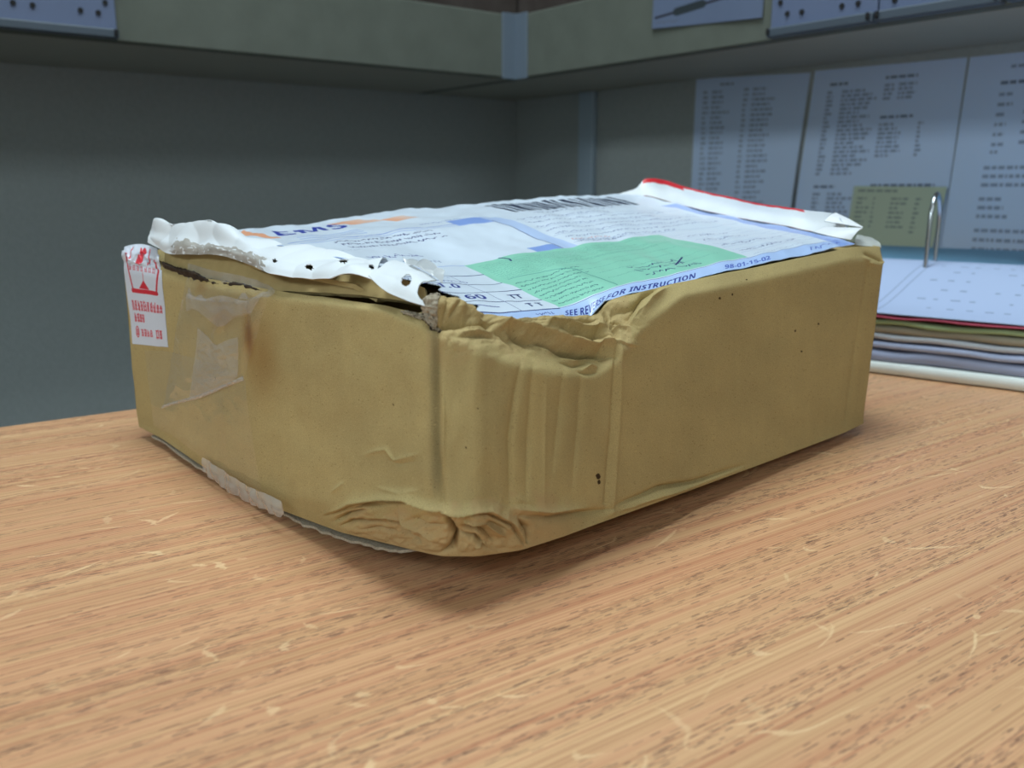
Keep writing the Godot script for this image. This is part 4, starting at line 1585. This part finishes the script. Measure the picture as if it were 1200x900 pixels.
	put("strip_tip", grid(TT, tx, ty, 0.0004, false, tm), white, way, "torn white tip with a ragged hole")
	# shipping sticker folded over the far left edge
	var kx := 50
	var ky := 110
	var nk := noise(0.05, 81, 2)
	var KP := PackedVector3Array()
	KP.resize(kx * ky)
	for i in kx:
		var u := i / float(kx - 1)
		for j in ky:
			var v := j / float(ky - 1)
			var p: Vector3
			if v < 0.7:
				p = body_point(lerpf(149.5, 196, u) - 6.0 * v / 0.7, lerpf(lerpf(402, 407, u), lerpf(309, 319, u), v / 0.7), 0.0005)
			else:
				var q := (v - 0.7) / 0.3
				p = polyline([body_point(lerpf(143.5, 188.5, u), lerpf(309, 319, u), 0.0005), at_f(lerpf(142, 187, u), lerpf(298, 306, u), face_f(lerpf(145, 186, u)) + 0.003), at_f(lerpf(146, 184, u), lerpf(289, 291, u) - 4.0 * sin(PI * u), face_f(lerpf(145, 186, u)) + 0.014)], q)
				p.z -= sin(PI * q) * 0.003 * nk.get_noise_2d(u * 60.0, v * 120.0)
				p.y += sin(PI * q) * 0.003 * nk.get_noise_2d(u * 60.0 + 50.0, v * 120.0)
			KP[j * kx + i] = W(p) - o
	put("sticker", grid(KP, kx, ky, 0.0003, false), textured(sticker_image(), 0.4), t, "white sticker printed in red, folded over the edge")
	# clear tape
	var film := StandardMaterial3D.new()
	film.transparency = BaseMaterial3D.TRANSPARENCY_ALPHA
	film.albedo_color = Color(0.93, 0.93, 0.96, 0.02)
	film.roughness = 0.12
	var milky := StandardMaterial3D.new()
	milky.transparency = BaseMaterial3D.TRANSPARENCY_ALPHA
	milky.albedo_color = Color(0.80, 0.80, 0.84, 0.20)
	milky.roughness = 0.28
	var white_film := mat(Color(0.80, 0.78, 0.76), 0.25)
	white_film.transparency = BaseMaterial3D.TRANSPARENCY_ALPHA
	white_film.albedo_color.a = 0.45
	film.metallic_specular = 0.35
	put("packing_tape", grid(patch(V3([166, 410, 196, 412, 230, 420, 262, 430, 286, 440]), V3([172, 498, 200, 512, 240, 540, 272, 562, 300, 578]), 90, 90, 0.0003, 0.0004, 0.02, 91, o), 90, 90, 0.0, false), film, t, "clear tape lying flat on the left face")
	put("packing_tape", grid(patch(V3([221, 326, 250, 337, 280, 343, 303, 344, 320, 345]), V3([188, 476, 215, 468, 245, 460, 268, 452, 284, 446]), 110, 130, 0.0004, 0.0026, 0.016, 92, o), 110, 130, 0.0, false), film, t, "wrinkled clear tape over the torn upper edge")
	put("loose_tape", grid(patch(V3([222, 346, 245, 352, 268, 350, 296, 356, 316, 346]), V3([222, 366, 236, 366, 262, 384, 280, 376, 300, 370]), 60, 24, 0.0016, 0.0018, 0.02, 93, o), 60, 24, 0.0, false), milky, t, "milky loose fold of tape")
	put("loose_tape", grid(loft([
		row_at([220, 350, -.003, 250, 354, -.003, 280, 352, -.003, 318, 347, -.002]), row_at([221, 335, .001, 252, 340, .001, 284, 343, .001, 322, 340, .001]), row_at([219, 308, .008, 250, 317, .007, 282, 323, .007, 312, 332, .008])], 50, 24, true, o, 0.0016, 70, 33), 50, 24, 0.0, false), milky, t, "milky tape bridging the torn rim")
	put("loose_tape", grid(patch(V3([236, 384, 248, 394, 258, 404, 270, 400, 284, 396]), V3([222, 466, 240, 462, 258, 456, 270, 450, 282, 440]), 50, 60, 0.0016, 0.0020, 0.06, 94, o), 50, 60, 0.0, false), milky, t, "milky loose fold of tape")
	put("loose_tape", grid(patch(V3([187, 474, 214, 466, 245, 456, 268, 448, 285, 440]), V3([185, 478, 214, 470, 245, 461, 268, 452, 286, 445]), 80, 6, 0.0006, 0.0010, 0.1, 97, o), 80, 6, 0.0, false), white_film, t, "pale folded edge of the clear tape, its glint put into the colour")  # doubled tape edge, made whitish to stand for its bright glint line
	put("bottom_tape", grid(loft([
		row_at([238, 552, -.001, 262, 572, -.003, 290, 588, -.005, 312, 598, -.006, 330, 606, -.006]), row_at([236, 543, -.004, 262, 562, -.006, 288, 578, -.008, 310, 588, -.009, 332, 598, -.009]), row_at([238, 536, -.003, 264, 553, -.005, 288, 568, -.007, 310, 578, -.008, 330, 588, -.008])],
		70, 16, true, o, 0.0012, 110, 17), 70, 16, 0.0, false), white_film, t, "milky tape wrapped under the bottom edge")
	var scrap := mat(Color(0.74, 0.75, 0.76), 0.22)
	scrap.transparency = BaseMaterial3D.TRANSPARENCY_ALPHA
	scrap.albedo_color.a = 0.75
	put("tape_scrap", grid(loft([
		row_at([476, 310, .026, 492, 313, .025, 508, 320, .024, 519, 328, .022]), row_at([472, 302, .034, 490, 303, .032, 508, 308, .030, 521, 317, .028])], 40, 20, true, o, 0.0035, 85, 18), 40, 20, 0.0, false), scrap, way, "crumpled scrap of clear tape")
	put("corner_tape", grid(loft([
		[at_f(1004, 286.5, .572), at_f(1020, 288, .575), at_f(1033, 290, .578)], [at_f(1002, 282, .580), at_f(1018, 282, .585), at_f(1030, 284, .587)], [at_f(1004, 275, .615), at_f(1012, 276, .61), at_f(1022, 279, .607)]], 20, 14, true, o, 0.0006, 120, 19), 20, 14, 0.0006, false), mat(Color(0.72, 0.73, 0.72), 0.35), t, "greyish tape on the far corner")
